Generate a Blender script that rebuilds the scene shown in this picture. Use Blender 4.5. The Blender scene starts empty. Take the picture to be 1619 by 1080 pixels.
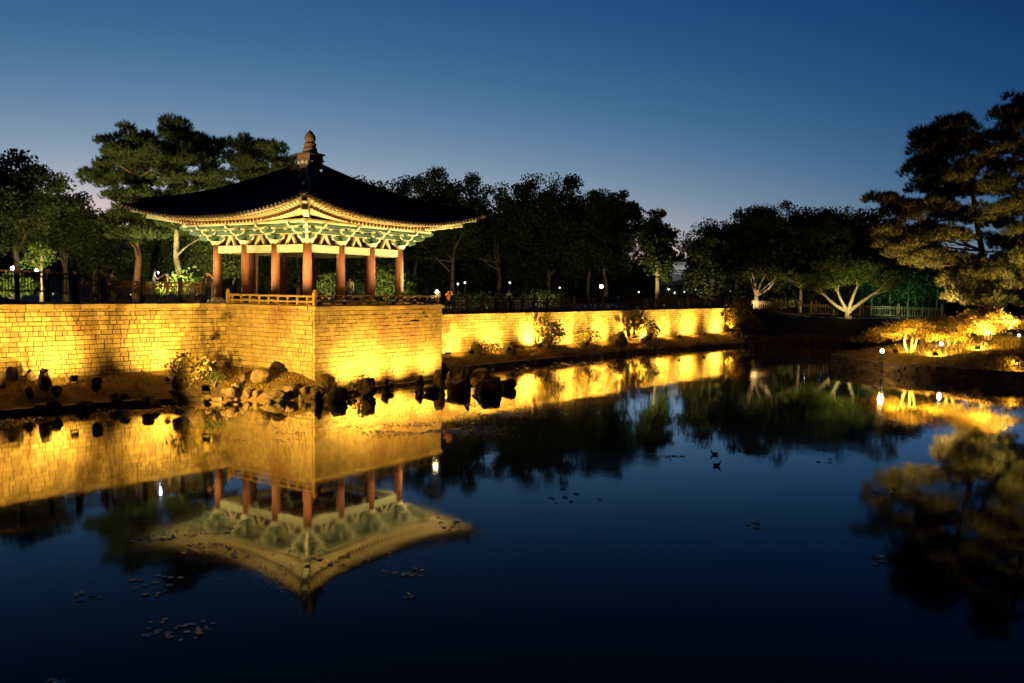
import bpy, bmesh, math, random
import numpy as np
from mathutils import Vector, Matrix, noise as mnoise
random.seed(7); rng = np.random.default_rng(7)
SC = bpy.context.scene
COL = SC.collection
R = math.radians

# ------------------------------------------------------------------ camera
FPX, CX, CY, CAMZ = 1350.0, 809.5, 540.0, 5.14
PITCH, ROLL = math.atan(83.2 / FPX), math.atan(0.014)
_f = Vector((0, math.cos(PITCH), -math.sin(PITCH)))
_r0 = Vector((1, 0, 0)); _u0 = Vector((0, math.sin(PITCH), math.cos(PITCH)))
_r = math.cos(ROLL) * _r0 + math.sin(ROLL) * _u0
_u = -math.sin(ROLL) * _r0 + math.cos(ROLL) * _u0
cam = bpy.data.objects.new('camera', bpy.data.cameras.new('camera'))
COL.objects.link(cam); SC.camera = cam
cam.data.sensor_width = 36.0
cam.data.lens = FPX / 1619.0 * 36.0
cam.data.clip_end = 3000.0
cam.matrix_world = Matrix(((_r.x, _u.x, -_f.x, 0), (_r.y, _u.y, -_f.y, 0), (_r.z, _u.z, -_f.z, CAMZ), (0, 0, 0, 1)))

# ------------------------------------------------------------------ dusk sky (sun already below the horizon, front left)
W = bpy.data.worlds.new('World'); SC.world = W; W.use_nodes = True
nt = W.node_tree; bg = nt.nodes['Background']
sky = nt.nodes.new('ShaderNodeTexSky'); sky.sky_type = 'NISHITA'; sky.sun_disc = False
sky.sun_elevation = R(-6); sky.sun_rotation = R(-20)
sky.air_density = 1.0; sky.dust_density = 0.2; sky.ozone_density = 2.0
tcw = nt.nodes.new('ShaderNodeTexCoord'); mpw = nt.nodes.new('ShaderNodeMapping')
mpw.inputs['Location'].default_value = (0, 0, 0.10); mpw.inputs['Scale'].default_value = (1, 1, 0.8)   # keeps clear of the red band on the horizon
nt.links.new(tcw.outputs['Generated'], mpw.inputs[0]); nt.links.new(mpw.outputs[0], sky.inputs[0])
sep = nt.nodes.new('ShaderNodeSeparateColor'); cmb = nt.nodes.new('ShaderNodeCombineColor')
nt.links.new(sky.outputs[0], sep.inputs[0])
for i, (g, k) in enumerate(((2.064, 6500.0), (1.232, 67.5), (0.777, 7.09))):      # white balance and tone of the exposure
    pw = nt.nodes.new('ShaderNodeMath'); pw.operation = 'POWER'; pw.inputs[1].default_value = g
    ml = nt.nodes.new('ShaderNodeMath'); ml.operation = 'MULTIPLY'; ml.inputs[1].default_value = k
    nt.links.new(sep.outputs[i], pw.inputs[0]); nt.links.new(pw.outputs[0], ml.inputs[0]); nt.links.new(ml.outputs[0], cmb.inputs[i])
nt.links.new(cmb.outputs[0], bg.inputs[0]); bg.inputs[1].default_value = 1.0
SC.view_settings.view_transform = 'Standard'; SC.view_settings.look = 'None'
SC.view_settings.exposure = 0.0; SC.view_settings.gamma = 1.0; SC.view_settings.use_curve_mapping = False
SC.render.engine = 'CYCLES'
SC.cycles.use_denoising = True
SC.cycles.max_bounces = 6; SC.cycles.diffuse_bounces = 2; SC.cycles.glossy_bounces = 3
SC.cycles.transmission_bounces = 2; SC.cycles.transparent_max_bounces = 4
SC.cycles.sample_clamp_indirect = 40.0; SC.cycles.caustics_reflective = True; SC.cycles.caustics_refractive = False
SC.cycles.use_light_tree = True

# ------------------------------------------------------------------ helpers: places
def ray(px, py):
    return (_f * FPX + _r * (px - CX) + _u * (CY - py))
def at(px, py, Y):                       # the point at depth Y along +Y
    d = ray(px, py); k = Y / d.y
    return Vector((d.x * k, Y, CAMZ + d.z * k))
def onz(px, py, z):                      # the point on the level z
    d = ray(px, py); k = (z - CAMZ) / d.z
    return Vector((d.x * k, d.y * k, z))
def V(*a): return Vector(a)

# ------------------------------------------------------------------ helpers: objects
ORIG = {}
def tag(o, label=None, cat=None, group=None, kind=None):
    if label: o['label'] = label
    if cat: o['category'] = cat
    if group: o['group'] = group
    if kind: o['kind'] = kind
    return o
def thing(name, label, cat, loc=(0, 0, 0), rotz=0.0, group=None):
    o = bpy.data.objects.new(name, None); COL.objects.link(o)
    o.location = loc; o.rotation_euler = (0, 0, rotz); o.empty_display_size = 0.2
    ORIG[o.name] = Vector(loc)
    return tag(o, label, cat, group)
def link(name, me, parent=None, loc=(0, 0, 0), rot=(0, 0, 0), scl=(1, 1, 1)):
    o = bpy.data.objects.new(name, me); COL.objects.link(o)
    o.location = loc; o.rotation_euler = rot; o.scale = scl
    if parent is not None:
        o.parent = parent
        ORIG[o.name] = ORIG.get(parent.name, Vector((0, 0, 0)))
    return o
def copy_tree(o, parent=None):
    c = o.copy(); COL.objects.link(c); c.parent = parent
    for ch in list(o.children): copy_tree(ch, c)
    return c

class MB:
    """collects geometry; build() links it as one mesh object"""
    def __init__(s): s.v = []; s.f = []; s.m = []
    def add(s, vs, fs, m=0):
        n = len(s.v); s.v += [tuple(p) for p in vs]
        s.f += [tuple(i + n for i in f) for f in fs]; s.m += [m] * len(fs)
    def box(s, c, size, rotz=0.0, m=0, taper=1.0, M=None):
        hx, hy, hz = size[0] / 2, size[1] / 2, size[2] / 2
        ps = []
        for z in (-1, 1):
            t = taper if z > 0 else 1.0
            for x, y in ((-1, -1), (1, -1), (1, 1), (-1, 1)):
                ps.append(Vector((x * hx * t, y * hy * t, z * hz)))
        Rm = M if M is not None else Matrix.Rotation(rotz, 3, 'Z')
        ps = [Rm @ p + Vector(c) for p in ps]
        s.add(ps, [(3, 2, 1, 0), (4, 5, 6, 7), (0, 1, 5, 4), (1, 2, 6, 5), (2, 3, 7, 6), (3, 0, 4, 7)], m)
    def beam(s, a, b, w, h, m=0, up=(0, 0, 1)):
        a = Vector(a); b = Vector(b); d = b - a; L = d.length; d.normalize()
        x = d.cross(Vector(up)); x.normalize(); z = x.cross(d)
        M = Matrix((x, d, z)).transposed()
        s.box((a + b) / 2, (w, L, h), m=m, M=M)
    def tube(s, pts, rad, n=8, m=0, caps=True, squash=1.0):
        pts = [Vector(p) for p in pts]
        if not hasattr(rad, '__len__'): rad = [rad] * len(pts)
        vs = []; fs = []
        ref = None
        for i, p in enumerate(pts):
            d = (pts[min(i + 1, len(pts) - 1)] - pts[max(i - 1, 0)]).normalized()
            if ref is None: ref = Vector((1, 0, 0)) if abs(d.x) < 0.8 else Vector((0, 1, 0))
            x = (ref - d * ref.dot(d)).normalized(); y = d.cross(x); ref = x
            for k in range(n):
                a = 2 * math.pi * k / n
                vs.append(p + x * (rad[i] * math.cos(a)) + y * (rad[i] * squash * math.sin(a)))
        for i in range(len(pts) - 1):
            for k in range(n):
                k2 = (k + 1) % n
                fs.append((i * n + k, i * n + k2, (i + 1) * n + k2, (i + 1) * n + k))
        if caps:
            fs.append(tuple(range(n - 1, -1, -1))); fs.append(tuple((len(pts) - 1) * n + k for k in range(n)))
        s.add(vs, fs, m)
    def lathe(s, prof, c=(0, 0, 0), n=16, m=0):
        vs = []; fs = []; c = Vector(c)
        for r, z in prof:
            for k in range(n):
                a = 2 * math.pi * k / n; vs.append(c + Vector((r * math.cos(a), r * math.sin(a), z)))
        for i in range(len(prof) - 1):
            for k in range(n):
                k2 = (k + 1) % n; fs.append((i * n + k, i * n + k2, (i + 1) * n + k2, (i + 1) * n + k))
        fs.append(tuple(range(n - 1, -1, -1))); fs.append(tuple((len(prof) - 1) * n + k for k in range(n)))
        s.add(vs, fs, m)
    def prism(s, prof, a, ax, up, thick, m=0, mfun=None):
        """profile (s,z) in the plane of ax/up, extruded symmetrically sideways"""
        a = Vector(a); ax = Vector(ax).normalized(); up = Vector(up).normalized(); sd = ax.cross(up)
        n = len(prof); vs = []
        for sg in (-1, 1):
            for q, z in prof: vs.append(a + ax * q + up * z + sd * (sg * thick / 2))
        b = len(s.v); s.v += [tuple(p) for p in vs]
        s.f.append(tuple(b + i for i in range(n))); s.m.append(m)
        s.f.append(tuple(b + n + i for i in range(n - 1, -1, -1))); s.m.append(m)
        for i in range(n):
            j = (i + 1) % n
            s.f.append((b + j, b + i, b + n + i, b + n + j)); s.m.append(mfun(i) if mfun else m)
    def mesh(s, name, mats, smooth=False, off=None):
        me = bpy.data.meshes.new(name)
        vs = s.v if off is None else [(p[0] - off[0], p[1] - off[1], p[2] - off[2]) for p in s.v]
        me.from_pydata(vs, [], s.f)
        if not isinstance(mats, (list, tuple)): mats = [mats]
        for mt in mats: me.materials.append(mt)
        if len(mats) > 1: me.polygons.foreach_set('material_index', s.m)
        if smooth: me.polygons.foreach_set('use_smooth', [True] * len(me.polygons))
        bm = bmesh.new(); bm.from_mesh(me); bmesh.ops.recalc_face_normals(bm, faces=bm.faces); bm.to_mesh(me); bm.free()
        me.update(); return me
    def build(s, name, mats, parent=None, smooth=False, world=False):
        off = ORIG.get(parent.name) if (parent is not None and world) else None
        return link(name, s.mesh(name, mats, smooth, off), parent)

def mesh_np(name, verts, faces_n, mat, smooth=False):
    """verts (F*faces_n,3): one loose face each"""
    nF = len(verts) // faces_n
    me = bpy.data.meshes.new(name)
    me.vertices.add(len(verts)); me.vertices.foreach_set('co', np.asarray(verts, dtype=np.float32).ravel())
    me.loops.add(len(verts)); me.loops.foreach_set('vertex_index', np.arange(len(verts), dtype=np.int32))
    me.polygons.add(nF); me.polygons.foreach_set('loop_start', np.arange(0, len(verts), faces_n, dtype=np.int32))
    me.materials.append(mat); me.update(calc_edges=True); me.validate()
    return me

# ------------------------------------------------------------------ helpers: materials
def newmat(name):
    m = bpy.data.materials.new(name); m.use_nodes = True
    t = m.node_tree; t.nodes.clear()
    out = t.nodes.new('ShaderNodeOutputMaterial')
    return m, t, out
def nn(t, typ, **kw):
    n = t.nodes.new(typ)
    for k, v in kw.items():
        if k.startswith('i_'): n.inputs[int(k[2:])].default_value = v
        else: setattr(n, k, v)
    return n
def pm(name, c1, c2, scale=4.0, rough=0.8, bump=0.3, bscale=20.0, rand=0.25, spec=0.3, metal=0.0, stain=None, stain_scale=0.6):
    m, t, out = newmat(name); L = t.links.new
    b = nn(t, 'ShaderNodeBsdfPrincipled'); L(b.outputs[0], out.inputs[0])
    b.inputs['Roughness'].default_value = rough; b.inputs['Metallic'].default_value = metal
    b.inputs['Specular IOR Level'].default_value = spec
    geo = nn(t, 'ShaderNodeNewGeometry'); oi = nn(t, 'ShaderNodeObjectInfo')
    nz = nn(t, 'ShaderNodeTexNoise'); nz.inputs['Scale'].default_value = scale; nz.inputs['Detail'].default_value = 5
    L(geo.outputs['Position'], nz.inputs['Vector'])
    rmp = nn(t, 'ShaderNodeMapRange'); rmp.inputs[1].default_value = 0.3; rmp.inputs[2].default_value = 0.7
    L(nz.outputs[0], rmp.inputs[0])
    mx = nn(t, 'ShaderNodeMix', data_type='RGBA'); L(rmp.outputs[0], mx.inputs[0])
    mx.inputs[6].default_value = (*c1, 1); mx.inputs[7].default_value = (*c2, 1)
    col = mx.outputs[2]
    if rand:
        ad = nn(t, 'ShaderNodeMath', operation='ADD'); L(geo.outputs['Random Per Island'], ad.inputs[0]); L(oi.outputs['Random'], ad.inputs[1])
        fr = nn(t, 'ShaderNodeMath', operation='FRACT'); L(ad.outputs[0], fr.inputs[0])
        mr = nn(t, 'ShaderNodeMapRange'); mr.inputs[3].default_value = 1 - rand; mr.inputs[4].default_value = 1 + rand; L(fr.outputs[0], mr.inputs[0])
        hs = nn(t, 'ShaderNodeHueSaturation'); L(mr.outputs[0], hs.inputs['Value']); L(col, hs.inputs['Color']); col = hs.outputs[0]
    if stain:
        n2 = nn(t, 'ShaderNodeTexNoise'); n2.inputs['Scale'].default_value = stain_scale; n2.inputs['Detail'].default_value = 6
        mp = nn(t, 'ShaderNodeMapping'); mp.inputs['Scale'].default_value = (1, 1, 0.6); L(geo.outputs['Position'], mp.inputs[0]); L(mp.outputs[0], n2.inputs['Vector'])
        m2 = nn(t, 'ShaderNodeMapRange'); m2.inputs[1].default_value = 0.5; m2.inputs[2].default_value = 0.68; m2.inputs[4].default_value = 0.75; L(n2.outputs[0], m2.inputs[0])
        x2 = nn(t, 'ShaderNodeMix', data_type='RGBA'); L(m2.outputs[0], x2.inputs[0]); L(col, x2.inputs[6]); x2.inputs[7].default_value = (*stain, 1); col = x2.outputs[2]
    L(col, b.inputs['Base Color'])
    if bump:
        bn = nn(t, 'ShaderNodeTexNoise'); bn.inputs['Scale'].default_value = bscale; bn.inputs['Detail'].default_value = 6
        L(geo.outputs['Position'], bn.inputs['Vector'])
        bp = nn(t, 'ShaderNodeBump'); bp.inputs['Strength'].default_value = bump; bp.inputs['Distance'].default_value = 0.03
        L(bn.outputs[0], bp.inputs['Height']); L(bp.outputs[0], b.inputs['Normal'])
    return m
def leafmat(name, c1, c2, trans=0.35, scale=0.5):
    m, t, out = newmat(name); L = t.links.new
    geo = nn(t, 'ShaderNodeNewGeometry')
    mx = nn(t, 'ShaderNodeMix', data_type='RGBA'); L(geo.outputs['Random Per Island'], mx.inputs[0])
    mx.inputs[6].default_value = (*c1, 1); mx.inputs[7].default_value = (*c2, 1)
    d = nn(t, 'ShaderNodeBsdfPrincipled'); d.inputs['Roughness'].default_value = 0.6; d.inputs['Specular IOR Level'].default_value = 0.25
    L(mx.outputs[2], d.inputs['Base Color'])
    tr = nn(t, 'ShaderNodeBsdfTranslucent'); L(mx.outputs[2], tr.inputs[0])
    ms = nn(t, 'ShaderNodeMixShader'); ms.inputs[0].default_value = trans
    L(d.outputs[0], ms.inputs[1]); L(tr.outputs[0], ms.inputs[2]); L(ms.outputs[0], out.inputs[0])
    return m
def emat(name, c, s):
    m, t, out = newmat(name)
    e = nn(t, 'ShaderNodeEmission'); e.inputs[0].default_value = (*c, 1); e.inputs[1].default_value = s
    t.links.new(e.outputs[0], out.inputs[0]); return m

M = {}
M['stone'] = pm('wall stone', (0.50, 0.40, 0.20), (0.36, 0.28, 0.14), 2.2, 0.85, 0.7, 12, 0.28, stain=(0.12, 0.06, 0.028), stain_scale=0.8)
M['stone_pale'] = pm('base stone', (0.52, 0.42, 0.22), (0.42, 0.33, 0.17), 3.0, 0.85, 0.6, 14, 0.2, stain=(0.26, 0.15, 0.08), stain_scale=0.4)
M['mortar'] = pm('mortar', (0.05, 0.034, 0.02), (0.03, 0.02, 0.012), 6, 0.95, 0.3, 20, 0)
M['rock'] = pm('pond rock', (0.17, 0.125, 0.075), (0.07, 0.052, 0.032), 2.5, 0.8, 0.8, 7, 0.3, stain=(0.05, 0.045, 0.03), stain_scale=1.2)
M['rock_pale'] = pm('pale rock', (0.20, 0.15, 0.09), (0.10, 0.075, 0.045), 3, 0.8, 1.0, 8, 0.3, stain=(0.06, 0.05, 0.03), stain_scale=1.2)
M['soil'] = pm('bank soil', (0.20, 0.135, 0.06), (0.10, 0.07, 0.035), 1.5, 0.95, 0.8, 5, 0)
M['ground'] = pm('terrace ground', (0.055, 0.042, 0.026), (0.035, 0.03, 0.016), 0.8, 0.95, 0.5, 3, 0)
M['grassy'] = pm('grass bank', (0.17, 0.14, 0.045), (0.10, 0.09, 0.03), 1.0, 0.9, 0.8, 6, 0)
M['column'] = pm('red lacquer column', (0.29, 0.115, 0.052), (0.22, 0.085, 0.04), 2.5, 0.55, 0.1, 30, 0.06, spec=0.3)
M['cream'] = pm('cream painted timber', (0.58, 0.50, 0.27), (0.46, 0.43, 0.23), 9, 0.6, 0.1, 30, 0.08)
M['green'] = pm('green painted timber', (0.12, 0.20, 0.13), (0.05, 0.11, 0.075), 9, 0.6, 0.1, 30, 0.12)
M['lintel'] = pm('lintel paint', (0.46, 0.46, 0.24), (0.34, 0.40, 0.24), 7, 0.6, 0.1, 30, 0.08)
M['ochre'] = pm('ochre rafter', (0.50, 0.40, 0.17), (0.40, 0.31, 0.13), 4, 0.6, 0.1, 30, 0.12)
M['redwood'] = pm('dark red timber', (0.10, 0.04, 0.022), (0.07, 0.03, 0.018), 4, 0.6, 0.1, 30, 0.1)
M['tile'] = pm('roof tile', (0.17, 0.105, 0.07), (0.10, 0.064, 0.044), 3, 0.7, 0.3, 12, 0.4, spec=0.3)
M['tile_end'] = pm('tile end', (0.16, 0.13, 0.11), (0.11, 0.09, 0.08), 5, 0.7, 0.3, 20, 0.2)
M['finial'] = pm('finial clay', (0.24, 0.14, 0.07), (0.17, 0.10, 0.06), 4, 0.7, 0.4, 14, 0.1)
M['ornament'] = pm('white ornament', (0.62, 0.55, 0.45), (0.5, 0.44, 0.36), 6, 0.7, 0.2, 20, 0.1)
M['rail'] = pm('railing timber', (0.46, 0.33, 0.16), (0.38, 0.27, 0.13), 5, 0.6, 0.2, 20, 0.1)
M['fence'] = pm('fence timber', (0.19, 0.12, 0.075), (0.13, 0.085, 0.055), 5, 0.7, 0.3, 20, 0.2)
M['fence_dark'] = pm('dark fence post', (0.035, 0.03, 0.028), (0.025, 0.022, 0.02), 5, 0.6, 0.3, 20, 0.1)
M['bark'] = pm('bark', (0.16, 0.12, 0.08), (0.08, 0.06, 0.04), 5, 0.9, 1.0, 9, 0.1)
M['bark_lit'] = pm('lit bark', (0.40, 0.33, 0.22), (0.24, 0.19, 0.12), 4, 0.85, 0.8, 8, 0.1)  # lighter bark for the uplit trunks, their light put into the colour
M['bark_red'] = pm('red pine bark', (0.34, 0.17, 0.09), (0.18, 0.10, 0.06), 4, 0.85, 1.0, 8, 0.1)
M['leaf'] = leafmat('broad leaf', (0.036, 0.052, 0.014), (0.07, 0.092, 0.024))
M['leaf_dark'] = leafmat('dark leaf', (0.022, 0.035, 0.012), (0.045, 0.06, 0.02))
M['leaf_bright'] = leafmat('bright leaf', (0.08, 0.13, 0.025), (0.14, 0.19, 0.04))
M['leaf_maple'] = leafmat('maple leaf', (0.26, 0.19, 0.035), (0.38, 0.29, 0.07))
M['leaf_shrub'] = leafmat('shrub leaf', (0.14, 0.11, 0.025), (0.24, 0.19, 0.05))
M['leaf_bamboo'] = leafmat('bamboo leaf', (0.03, 0.10, 0.035), (0.05, 0.15, 0.05))
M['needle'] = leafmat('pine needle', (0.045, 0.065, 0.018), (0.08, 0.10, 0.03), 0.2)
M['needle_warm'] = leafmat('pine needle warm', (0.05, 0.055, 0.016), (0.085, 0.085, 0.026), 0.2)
M['grass'] = leafmat('grass blade', (0.20, 0.15, 0.04), (0.34, 0.26, 0.08), 0.3)
M['culm'] = pm('bamboo culm', (0.16, 0.24, 0.10), (0.10, 0.17, 0.07), 4, 0.5, 0.1, 20, 0.2)
M['black'] = pm('lamp housing', (0.03, 0.03, 0.03), (0.02, 0.02, 0.02), 5, 0.5, 0.1, 20, 0)
M['white'] = pm('white paint', (0.75, 0.74, 0.7), (0.66, 0.65, 0.62), 5, 0.5, 0.05, 20, 0.05)
M['concrete'] = pm('pale plaster', (0.22, 0.22, 0.22), (0.18, 0.18, 0.18), 1, 0.9, 0.2, 10, 0.05)
M['glass_dark'] = pm('dark glass', (0.02, 0.025, 0.03), (0.02, 0.02, 0.025), 1, 0.15, 0, 10, 0, spec=0.5)
M['skin'] = pm('skin', (0.52, 0.32, 0.22), (0.46, 0.28, 0.19), 6, 0.6, 0.05, 30, 0)
M['hair'] = pm('black hair', (0.02, 0.016, 0.014), (0.012, 0.01, 0.01), 10, 0.5, 0.3, 60, 0)
M['shoe'] = pm('shoes', (0.05, 0.05, 0.05), (0.03, 0.03, 0.03), 10, 0.6, 0.1, 60, 0)
M['pad'] = pm('floating leaf', (0.52, 0.35, 0.18), (0.38, 0.27, 0.13), 9, 0.35, 0.2, 30, 0.3, spec=0.8)
M['duck'] = pm('duck feathers', (0.10, 0.07, 0.045), (0.05, 0.035, 0.025), 14, 0.7, 0.4, 40, 0.2)
M['beak'] = pm('duck beak', (0.5, 0.32, 0.08), (0.4, 0.25, 0.06), 14, 0.5, 0.1, 40, 0)
WARM = (1.0, 0.55, 0.085); WARM2 = (1.0, 0.79, 0.40); LIME = (1.0, 0.86, 0.36); WHITE = (0.92, 0.96, 1.0)
M['lens_warm'] = emat('warm lamp lens', (1.0, 0.72, 0.30), 18)
M['lens_flood'] = emat('floodlight lens', (1.0, 0.72, 0.30), 1.5)
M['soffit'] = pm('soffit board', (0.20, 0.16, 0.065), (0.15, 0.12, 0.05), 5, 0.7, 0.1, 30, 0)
M['lens_white'] = emat('white lamp globe', (0.95, 0.97, 1.0), 30)
M['lens_white2'] = emat('white garden light', (0.95, 1.0, 0.92), 4)
M['phone'] = emat('phone torch', (0.85, 0.92, 1.0), 30)

# water of the pond: smooth, blurred a little by the long exposure
m, t, out = newmat('pond water'); L = t.links.new
b = nn(t, 'ShaderNodeBsdfGlossy'); b.inputs['Color'].default_value = (0.98, 0.98, 0.98, 1)
dk = nn(t, 'ShaderNodeBsdfDiffuse'); dk.inputs['Color'].default_value = (0.006, 0.006, 0.006, 1)
fr = nn(t, 'ShaderNodeFresnel'); fr.inputs['IOR'].default_value = 1.33
pw_ = nn(t, 'ShaderNodeMath', operation='POWER'); pw_.inputs[1].default_value = 2.25; L(fr.outputs[0], pw_.inputs[0])
ml_ = nn(t, 'ShaderNodeMath', operation='MULTIPLY'); ml_.inputs[1].default_value = 6.3; ml_.use_clamp = True; L(pw_.outputs[0], ml_.inputs[0])
ms_ = nn(t, 'ShaderNodeMixShader'); L(ml_.outputs[0], ms_.inputs[0]); L(dk.outputs[0], ms_.inputs[1]); L(b.outputs[0], ms_.inputs[2]); L(ms_.outputs[0], out.inputs[0])
geo = nn(t, 'ShaderNodeNewGeometry')
n1 = nn(t, 'ShaderNodeTexNoise'); n1.inputs['Scale'].default_value = 0.22; n1.inputs['Detail'].default_value = 3; L(geo.outputs['Position'], n1.inputs['Vector'])
mr = nn(t, 'ShaderNodeMapRange'); mr.inputs[1].default_value = 0.35; mr.inputs[2].default_value = 0.65; mr.inputs[3].default_value = 0.03; mr.inputs[4].default_value = 0.065; L(n1.outputs[0], mr.inputs[0]); L(mr.outputs[0], b.inputs['Roughness'])
mp = nn(t, 'ShaderNodeMapping'); mp.inputs['Scale'].default_value = (0.9, 0.5, 1); L(geo.outputs['Position'], mp.inputs[0])
n2 = nn(t, 'ShaderNodeTexNoise'); n2.inputs['Scale'].default_value = 1.3; n2.inputs['Detail'].default_value = 2; L(mp.outputs[0], n2.inputs['Vector'])
bp = nn(t, 'ShaderNodeBump'); bp.inputs['Strength'].default_value = 0.10; bp.inputs['Distance'].default_value = 0.02; L(n2.outputs[0], bp.inputs['Height']); L(bp.outputs[0], b.inputs['Normal'])
M['water'] = m
# ------------------------------------------------------------------ setting
def struct(o): return tag(o, kind='structure')
wm = MB(); wm.add([(-700, -60, 0), (700, -60, 0), (700, 1200, 0), (-700, 1200, 0)], [(0, 1, 2, 3)])
struct(wm.build('water', M['water']))

def resample(pts, n):
    P = [Vector((p[0], p[1], p[2] if len(p) > 2 else 0)) for p in pts]
    ds = [0]
    for a, b in zip(P, P[1:]): ds.append(ds[-1] + (b - a).length)
    out = []
    for i in range(n):
        s = ds[-1] * i / (n - 1); k = 0
        while k < len(P) - 2 and ds[k + 1] < s: k += 1
        t = (s - ds[k]) / max(1e-6, ds[k + 1] - ds[k]); out.append(P[k].lerp(P[k + 1], t))
    return out
def nz(x, y, s=1.0): return mnoise.noise(Vector((x * s, y * s, 3.7)))
def strip(name, front, back, prof, mat, n=40, amp=0.08, match=False):
    """a bank of ground: front and back lines joined by a height profile [(t, z)], z None = the lines' own"""
    A = resample(front, n) if not match else [Vector(p) for p in front]
    B = resample(back, n) if not match else [Vector(p) for p in back]
    n = len(A); mb = MB(); vs = []; k = len(prof)
    for i in range(n):
        for j, (t, z) in enumerate(prof):
            p = A[i].lerp(B[i], t)
            zz = (p.z if z is None else (A[i].z * (1 - t) + B[i].z * t + z))
            if 0 < j < k - 1: zz += amp * nz(p.x, p.y, 0.9)
            vs.append((p.x, p.y, zz))
    fs = [(i * k + j, (i + 1) * k + j, (i + 1) * k + j + 1, i * k + j + 1) for i in range(n - 1) for j in range(k - 1)]
    mb.add(vs, fs)
    return mb.build(name, mat, smooth=True)

LW0, LW1 = V(-25.1, 30.7, 0), V(-14.27, 43.5, 0)          # left retaining wall
RW0, RW1 = V(-7.6, 50.7, 0), V(22.0, 88.5, 0)            # right retaining wall
ZT, ZR = 4.19, 3.42                                       # terrace levels
bnd = [(-60, -20, ZT), (-25.1, 30.7, ZT), (-14.6, 43.1, ZT), (-7.6, 50.7, ZT), (-7.55, 50.75, ZR), (-4.25, 55.0, ZR), (8.5, 71.3, ZR), (22, 88.5, ZR),
       (24.5, 90, 3.0), (30, 91.5, 2.6), (40, 92.5, 2.5), (80, 96, 2.5)]
mb = MB(); rows = (1.004, 1.05, 1.13, 1.3, 1.7, 2.6, 9.0); vs = []
for k, q in enumerate(rows):
    for (x, y, z) in bnd:
        t = min(1, max(0, (q - 1.05) / 0.5)); zz = z * (1 - t) + 3.5 * t + (0 if q < 2 else (0.5 if q < 3 else 22.0))  # outermost row raised as added hills that block the horizon glow
        vs.append((x * q, y * q + (0 if q < 1.2 else 0), zz + (0.10 * nz(x * q, y * q, 0.15) if k > 1 else 0)))
n = len(bnd)
mb.add(vs, [(k * n + i, k * n + i + 1, (k + 1) * n + i + 1, (k + 1) * n + i) for k in range(len(rows) - 1) for i in range(n - 1)])
struct(mb.build('ground', M['ground'], smooth=False))

BANK = [(0, -0.15), (0.10, 0.10), (0.28, 0.42), (0.58, 0.76), (0.85, 0.95), (1.0, 1.02)]
LSH = [(-25, 28), (-19.7, 32.8), (-16.7, 35.6), (-14.9, 36.9), (-12.6, 37.5), (-9.5, 37.9), (-8.0, 39.0), (-8.3, 41.0)]
LFT = [(-25.1, 30.7), (-21.2, 35.3), (-17, 40.2), (-14.6, 43.1), (-13.4, 42.6), (-11.4, 41.3), (-9.2, 39.9), (-8.75, 40.6)]
lb = strip('bank', LSH, LFT, BANK, M['soil'], 60, 0.16, False); struct(lb)
RSH = [(-3.7, 52.3), (1.9, 59.6), (9.9, 70.2), (20.3, 80.3), (24.5, 83)]
RFT = [(-5.3, 53.7), (1.9, 62.9), (11.2, 74.8), (22, 88.6), (25, 88.8)]
rb = strip('bank', RSH, RFT, [(0, -0.15), (0.10, 0.14), (0.28, 0.42), (0.5, 0.68), (0.8, 0.88), (1.0, 0.95)], M['soil'], 60, 0.12); struct(rb)
FSH = [(22.4, 81.7, -0.2), (29, 84.5, -0.2), (37, 84, -0.2), (60, 84, -0.2)]
FBK = [(22.7, 90.0, 3.3), (24.5, 90.3, 3.05), (30, 91.6, 2.6), (40, 92.6, 2.5), (80, 96.2, 2.5)]
fb = strip('bank', FSH, FBK, [(0, None), (0.02, 0.75), (0.1, 0.75), (0.4, 0.55), (0.75, 0.3), (1.0, 0.0)], M['ground'], 40, 0.2); struct(fb)
PFR = [(21.9, 58.4), (22.5, 56.6), (23.9, 54.6), (25.8, 51.9), (27.8, 50.0), (29.3, 48.9), (33, 46.5), (42, 43)]
PBK = [(22.1, 59.2), (23.0, 61.0), (24.6, 63.0), (27, 65), (31, 67), (36, 69), (44, 71), (60, 75)]
def pen_h(x): return 0.25 + 1.45 * min(1, max(0, (x - 22.5) / 11))
A, B = resample(PFR, 60), resample(PBK, 60)
mb = MB(); vs = []; K = 14
for i in range(60):
    for j in range(K):
        t = j / (K - 1); p = A[i].lerp(B[i], t)
        z = 0.58 + pen_h(p.x) * math.sin(math.pi * min(1, t * 1.0)) ** 0.8 + 0.10 * nz(p.x, p.y, 0.8)
        if t == 0: z = -0.2
        if j == 1: p = A[i].lerp(B[i], 0.02); z = 0.56
        if t == 1: z = -0.2
        vs.append((p.x, p.y, z))
mb.add(vs, [(i * K + j, (i + 1) * K + j, (i + 1) * K + j + 1, i * K + j + 1) for i in range(59) for j in range(K - 1)])
pen = mb.build('bank', M['grassy'], smooth=True); struct(pen)
def pen_z(x, y):
    best = None
    for i in range(60):
        for j in range(1, K - 1):
            v = vs[i * K + j]; d = (v[0] - x) ** 2 + (v[1] - y) ** 2
            if best is None or d < best[0]: best = (d, v[2])
    return best[1]
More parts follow.
